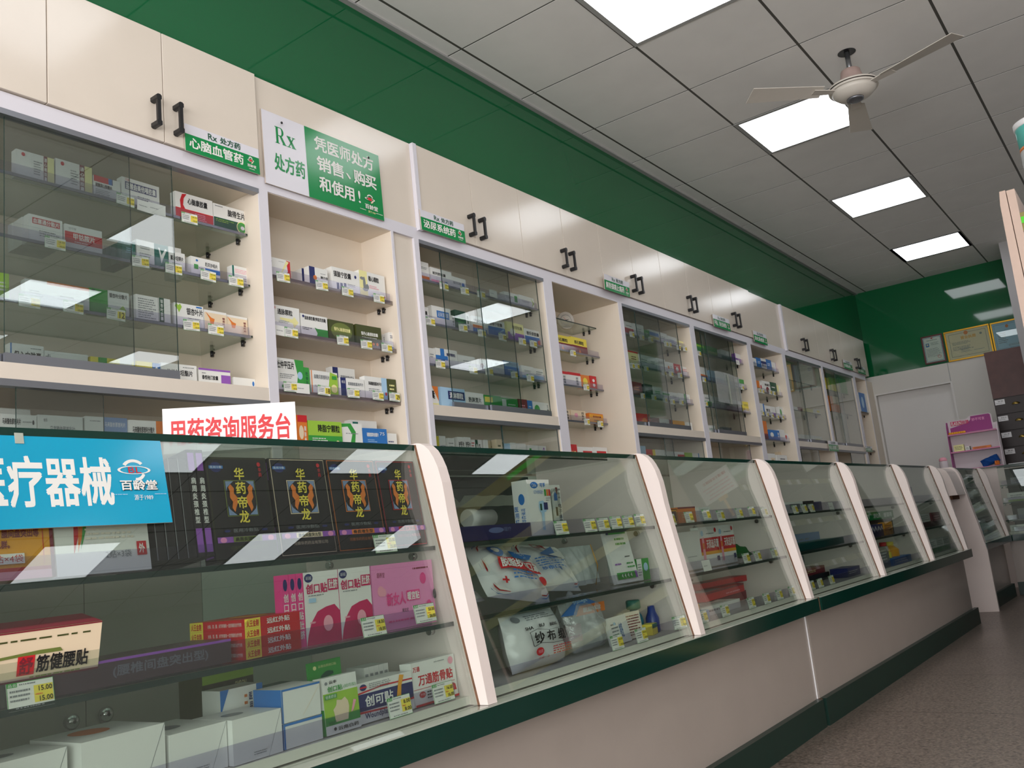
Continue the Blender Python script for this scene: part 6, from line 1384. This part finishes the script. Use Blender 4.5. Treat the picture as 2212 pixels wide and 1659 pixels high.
# brown medicine chest against the end wall
t = empty('medicine_chest', (9.55, 1.08, 0))
CX = 9.55; ya, yb = 1.247, 0.91
MB().box(CX+0.012, XE-0.001, yb, ya, 0, 1.37+H0, 'brown_wood', {'-x': 'dark_wood'}).build('carcass', t, I4)
MB().box(CX, CX+0.0115, yb, ya, 0.918+H0, 1.37+H0, 'brown_wood').build('upper_panel', t, I4)
for r in range(7):
    z1 = 0.912+H0-r*0.157; z0 = z1-0.150
    for c in range(1):
        y1 = ya-0.004-c*0.313; y0 = y1-0.328
        d = MB().box(CX, CX+0.0115, y0, y1, z0, z1, 'dark_wood').build('drawer', t, I4, 0.002)
        lb = MB().box(CX-0.0015, CX-0.0003, y1-0.09, y1-0.006, z1-0.058, z1-0.010, 'paper_white')
        lb.ink(plane_map((CX-0.0016, y1-0.006, z1-0.058), (0, -0.084, 0), (0, 0, 0.048)), 't.3,.5,.85,.8,K:%s|l.1,.2,.9,.4,1,S' % ['甘草', '陈皮', '枸杞子', '茯苓', '白术', '当归', '黄芪', '川芎', '丹参', '桔梗', '半夏', '防风', '柴胡', '黄芩'][r*2+c]); lb.build('label', d, I4)
        yc = y1-0.178; zc = z1-0.065
        q = MB(); n = 12
        for k in range(n):
            a0, a1 = PI*k/n, PI*(k+1)/n
            for (s0, x0_, s1, x1_) in ((1.0, 0, 0.85, -0.014), (0.85, -0.014, 0.45, -0.022), (0.45, -0.022, 0.0, -0.024)):
                P_ = lambda a, s, xx: (CX+xx, yc+0.036*s*math.cos(a), zc-0.008+0.024*s*math.sin(a))
                q.face([P_(a0, s0, x0_), P_(a1, s0, x0_), P_(a1, s1, x1_), P_(a0, s1, x1_)], 'brass')
        q.build('cup_pull', d, I4)
tag(t, 'brown medicine chest of dark labelled drawers with brass cup pulls', 'cabinet')

# magenta display stand and flask on the far counter
SX, SZ = 9.0, 0.257+H0+0.0105
t = empty('display_stand', (SX, 1.40, SZ))
ya, yb = 1.600, 1.195
def back_arc():
    p = [(ya, 0), (ya, 0.455), (1.588, 0.468), (1.44, 0.468), (1.425, 0.475), (1.415, 0.487), (1.40, 0.492), (1.245, 0.492), (1.228, 0.48), (1.226, 0.40), (yb, 0.40), (yb, 0)]
    return [(y, z+SZ) for y, z in p]
MB().prism(back_arc(), 'x', SX+0.10, SX+0.106, 'stand_white').build('back_board', t, I4)
q = MB().prism([(y, z+SZ) for y, z in ((1.585, 0.345), (1.585, 0.40), (1.43, 0.43), (1.405, 0.455), (1.40, 0.485), (1.25, 0.486), (1.238, 0.478), (1.236, 0.345))], 'x', SX+0.0975, SX+0.0995, 'magenta')
q.ink(plane_map((SX+0.0970, 1.575, SZ+0.415), (0, -0.155, 0), (0, 0, 0.045)), 'r.0,.1,.62,.95,I|b.04,.2,.58,.85,W:ELASUN|b.64,.1,1,.95,I:尚牌')
q.ink(plane_map((SX+0.0970, 1.40, SZ+0.435), (0, -0.12, 0), (0, 0, 0.035)), 'b.05,.1,.95,.9,U:妙不可言'); q.build('header', t, I4)
MB().prism([(SX-0.02, SZ), (SX+0.01, SZ+0.30), (SX+0.03, SZ+0.41), (SX+0.06, SZ+0.455), (SX+0.10, SZ+0.455), (SX+0.10, SZ)], 'y', 1.6002, 1.606, 'magenta').build('side_board', t, I4)
MB().prism([(SX-0.02, SZ), (SX+0.01, SZ+0.30), (SX+0.06, SZ+0.40), (SX+0.10, SZ+0.40), (SX+0.10, SZ)], 'y', 1.189, 1.1948, 'stand_white').build('side_board', t, I4)
for z, xf in ((0.325, 0.005), (0.165, -0.008), (0.0, -0.02)):
    MB().box(SX+xf, SX+0.0995, yb+0.0002, ya-0.0002, SZ+z, SZ+z+0.012, 'stand_white', {'-x': 'pink_edge'}).build('shelf', t, I4)
tag(t, 'magenta and white cardboard display stand with three shelves on the far counter', 'display stand')
def at_stand(desc, y, w, h, d, z, base, spec, rx=0):
    o = carton('small_box', w, d, h, base, spec, T(SX+0.03, y, SZ+z, -PI/2, rx)); tag(o, desc, 'box', 'small boxes on the display stand')
at_stand('pale yellow box at the left of the stand middle shelf', 1.575, 0.085, 0.06, 0.04, 0.1775, 'P', 'l.1,.2,.9,.8,3,Z')
at_stand('white and black box on the stand middle shelf', 1.48, 0.045, 0.035, 0.03, 0.1775, 'W', 'r.8,0,1,1,K|l.1,.2,.7,.8,2,K')
at_stand('brown box on the stand middle shelf', 1.42, 0.15, 0.022, 0.03, 0.1775, 'O', 'l.1,.2,.9,.8,2,M')
q = MB(); 
for k in range(7): q.lathe([(0.0, 0), (0.012, 0.002), (0.014, 0.012), (0.010, 0.02), (0, 0.021)], (SX+0.04, 1.585-0.02*k, SZ+0.3375), 'ink_E', 10)
tag(q.build('garland'), 'orange wrapped sweets in a row on the stand top shelf', 'garland')
m = pillow('soft_toy', 0.15, 0.07, 0.03, Matrix.Translation((SX+0.042, 1.30, SZ+0.060)) @ Matrix.Rotation(-PI/2, 4, 'Z') @ Matrix.Rotation(1.2, 4, 'X') @ Matrix.Rotation(0.35, 4, 'Z'), 'blue_plush', None, 61, 0.008)
tag(m, 'crumpled blue cloth bundle on the lowest shelf of the stand', 'cloth')
m = pillow('paper_wad', 0.04, 0.04, 0.015, Matrix.Translation((SX+0.015, 1.245, SZ+0.034)) @ Matrix.Rotation(-PI/2, 4, 'Z') @ Matrix.Rotation(1.2, 4, 'X'), 'ink_O', None, 62, 0.004)
tag(m, 'small orange wad beside the blue bundle', 'wad')
t = empty('thermos_flask', (8.9, 1.655, SZ))
MB().lathe([(0.036, 0), (0.038, 0.004), (0.038, 0.085), (0.034, 0.098), (0.033, 0.104)], (8.93, 1.665, SZ), 'stand_white', 24).build('flask_body', t, I4)
MB().lathe([(0.034, 0.104), (0.035, 0.108), (0.032, 0.125), (0.02, 0.136), (0.0, 0.139)], (8.93, 1.665, SZ), 'ink_Q', 24).build('lid', t, I4)
tag(t, 'small white flask with pink lid left of the magenta stand', 'flask')
# back counter that carries the stand
t = empty('back_counter', (9.05, 1.4, 0))
MB().box(8.80, 9.22, 0.95, 1.75, 0, SZ-0.0115, 'counter_white').build('body', t, I4); MB().box(8.78, 9.24, 0.93, 1.77, SZ-0.011, SZ-0.0005, 'green_board').build('worktop', t, I4)
tag(t, 'dark-topped counter under the magenta display stand', 'counter')
m = MB().lathe([(0.0, 0), (0.035, 0.0005), (0.035, 0.002), (0.0, 0.0025)], (9.1, 1.11, SZ+0.001), 'paper_white', 20)
m = MB().box(9.02, 9.14, 0.96, 1.16, SZ, SZ+0.012, 'paper_white').build('paper_pad'); tag(m, 'white paper pad lying right of the magenta stand', 'paper')

# ================================================================== RIGHT-HAND GONDOLA SHELF
GX = 4.4
t = empty('gondola_shelf', (GX, -0.2, 0))
gz = 0.302*GX+H0
MB().prism([(0.385, 0), (0.404, 1.0), (0.402, 1.5), (0.393, gz-0.06), (0.386, gz), (0.3625, gz), (0.3625, 0)], 'x', GX, GX+0.42, 'gondola_pink').build('side_board', t, I4)
MB().box(GX+0.004, GX+0.42, 0.327, 0.3595, 0, gz-0.003, 'gondola_pink').build('side_post', t, I4)
MB().box(GX+0.40, GX+0.42, -1.0, 0.3265, 0, gz-0.04, 'gondola_dark').build('back_panel', t, I4)
MB().box(GX+0.01, GX+0.42, -1.02, -1.0005, 0, gz-0.003, 'gondola_pink').build('side_board', t, I4)
for k, z in enumerate((0.15, 0.52, 0.88, 1.24, 1.58, gz-0.158)):
    s = MB().box(GX+0.02, GX+0.3995, -1.0, 0.3265, z, z+0.018, 'gondola_dark').build('shelf', t, I4)
    st = MB().box(GX+0.006, GX+0.0195, -1.0, 0.3265, z-0.012 if k < 5 else z-0.042, z+0.042, 'olive_strip')
    if k == 5: st.box(GX+0.004, GX+0.0058, -0.4, 0.3265, z-0.007, z+0.022, 'lime_strip')
    st.build('price_strip', s, I4)
tag(t, 'pinkish cream gondola shelf end with an olive and lime price strip, right edge', 'shelf unit')
t = empty('tub', (4.5, 0.2, 1.96))
jx, jy, jz = GX+0.13, 0.186, gz-0.1385
MB().lathe([(0.092, 0), (0.097, 0.008), (0.098, 0.32)], (jx, jy, jz), 'bag_white', 32).build('tub_body', t, I4)
MB().lathe([(0.0985, 0.32), (0.0985, 0.334)], (jx, jy, jz), 'ink_O', 32).build('band', t, I4)
MB().lathe([(0.0985, 0.334), (0.101, 0.42), (0.101, 0.43), (0.0, 0.431)], (jx, jy, jz), 'teal_lid', 32).build('lid', t, I4)
MB().lathe([(0.1015, 0.425), (0.106, 0.428), (0.107, 0.45), (0.102, 0.453), (0.0, 0.4535)], (jx, jy, jz), 'paper_white', 32).build('rim', t, I4)
tag(t, 'white tub with teal lid on top of the gondola shelf, cut by the right edge', 'tub')

# long double-sided run of shelving behind the end unit, facing the counters across the aisle
t = empty('gondola_shelf', (6.9, -0.38, 0))
RX0, RX1, RY = 5.76, 8.0, 0.36
MB().box(RX0, RX1, -0.42, -0.40, 0, 1.70, 'gondola_dark').build('back_panel', t, I4)
for x in (RX0, 6.9, RX1-0.02): MB().box(x, x+0.02, -1.0, RY, 0, 1.70, 'gondola_dark').build('side_board', t, I4)
for z in (0.12, 0.45, 0.78, 1.10, 1.42):
    for (xa, xb) in ((RX0+0.0205, 6.8995), (6.9205, RX1-0.0205)):
        for (y0, y1) in ((-0.3995, RY-0.01), (-0.99, -0.4205)):
            s = MB().box(xa, xb, y0, y1, z, z+0.02, 'gondola_dark').build('shelf', t, I4)
            if y1 > 0:
                q = MB().box(xa, xb, y1+0.0005, y1+0.006, z-0.01, z+0.03, 'olive_strip'); rr = random.Random(int(xa*100+z*10)); x = xa+0.08
                while x < xb-0.15:
                    q.box(x, x+0.06, y1+0.0062, y1+0.0068, z-0.012, z+0.026, 'paper_white'); x += rr.uniform(0.14, 0.42)
                q.build('price_strip', s, I4)
tag(t, 'long double-sided shelving run behind the gondola end, facing the glass counters', 'shelf unit')

t = empty('notice_board', (RX0-0.012, 0.235, 1.44))
q = MB().box(RX0-0.010, RX0-0.006, 0.10, 0.37, 1.43, 1.60, 'paper_white')
q.ink(plane_map((RX0-0.0101, 0.37, 1.43), (0, -0.27, 0), (0, 0, 0.17)), 'l.12,.66,.9,.92,1,R|l.1,.36,.9,.62,2,Q|l.1,.08,.9,.34,2,Q'); q.build('notice', t, I4)
MB().box(RX0-0.013, RX0-0.0105, 0.20, 0.27, 1.405, 1.432, 'ink_E').box(RX0-0.013, RX0-0.0105, 0.228, 0.246, 1.28, 1.404, 'ink_E').build('yellow_clip', t, I4)
tag(t, 'white notice with red print and yellow clip, seen mirrored in the counter glass', 'notice')

# ------------------------------------------------------------------ tidy up the lettering helper
bpy.data.objects.remove(_to, do_unlink=True)
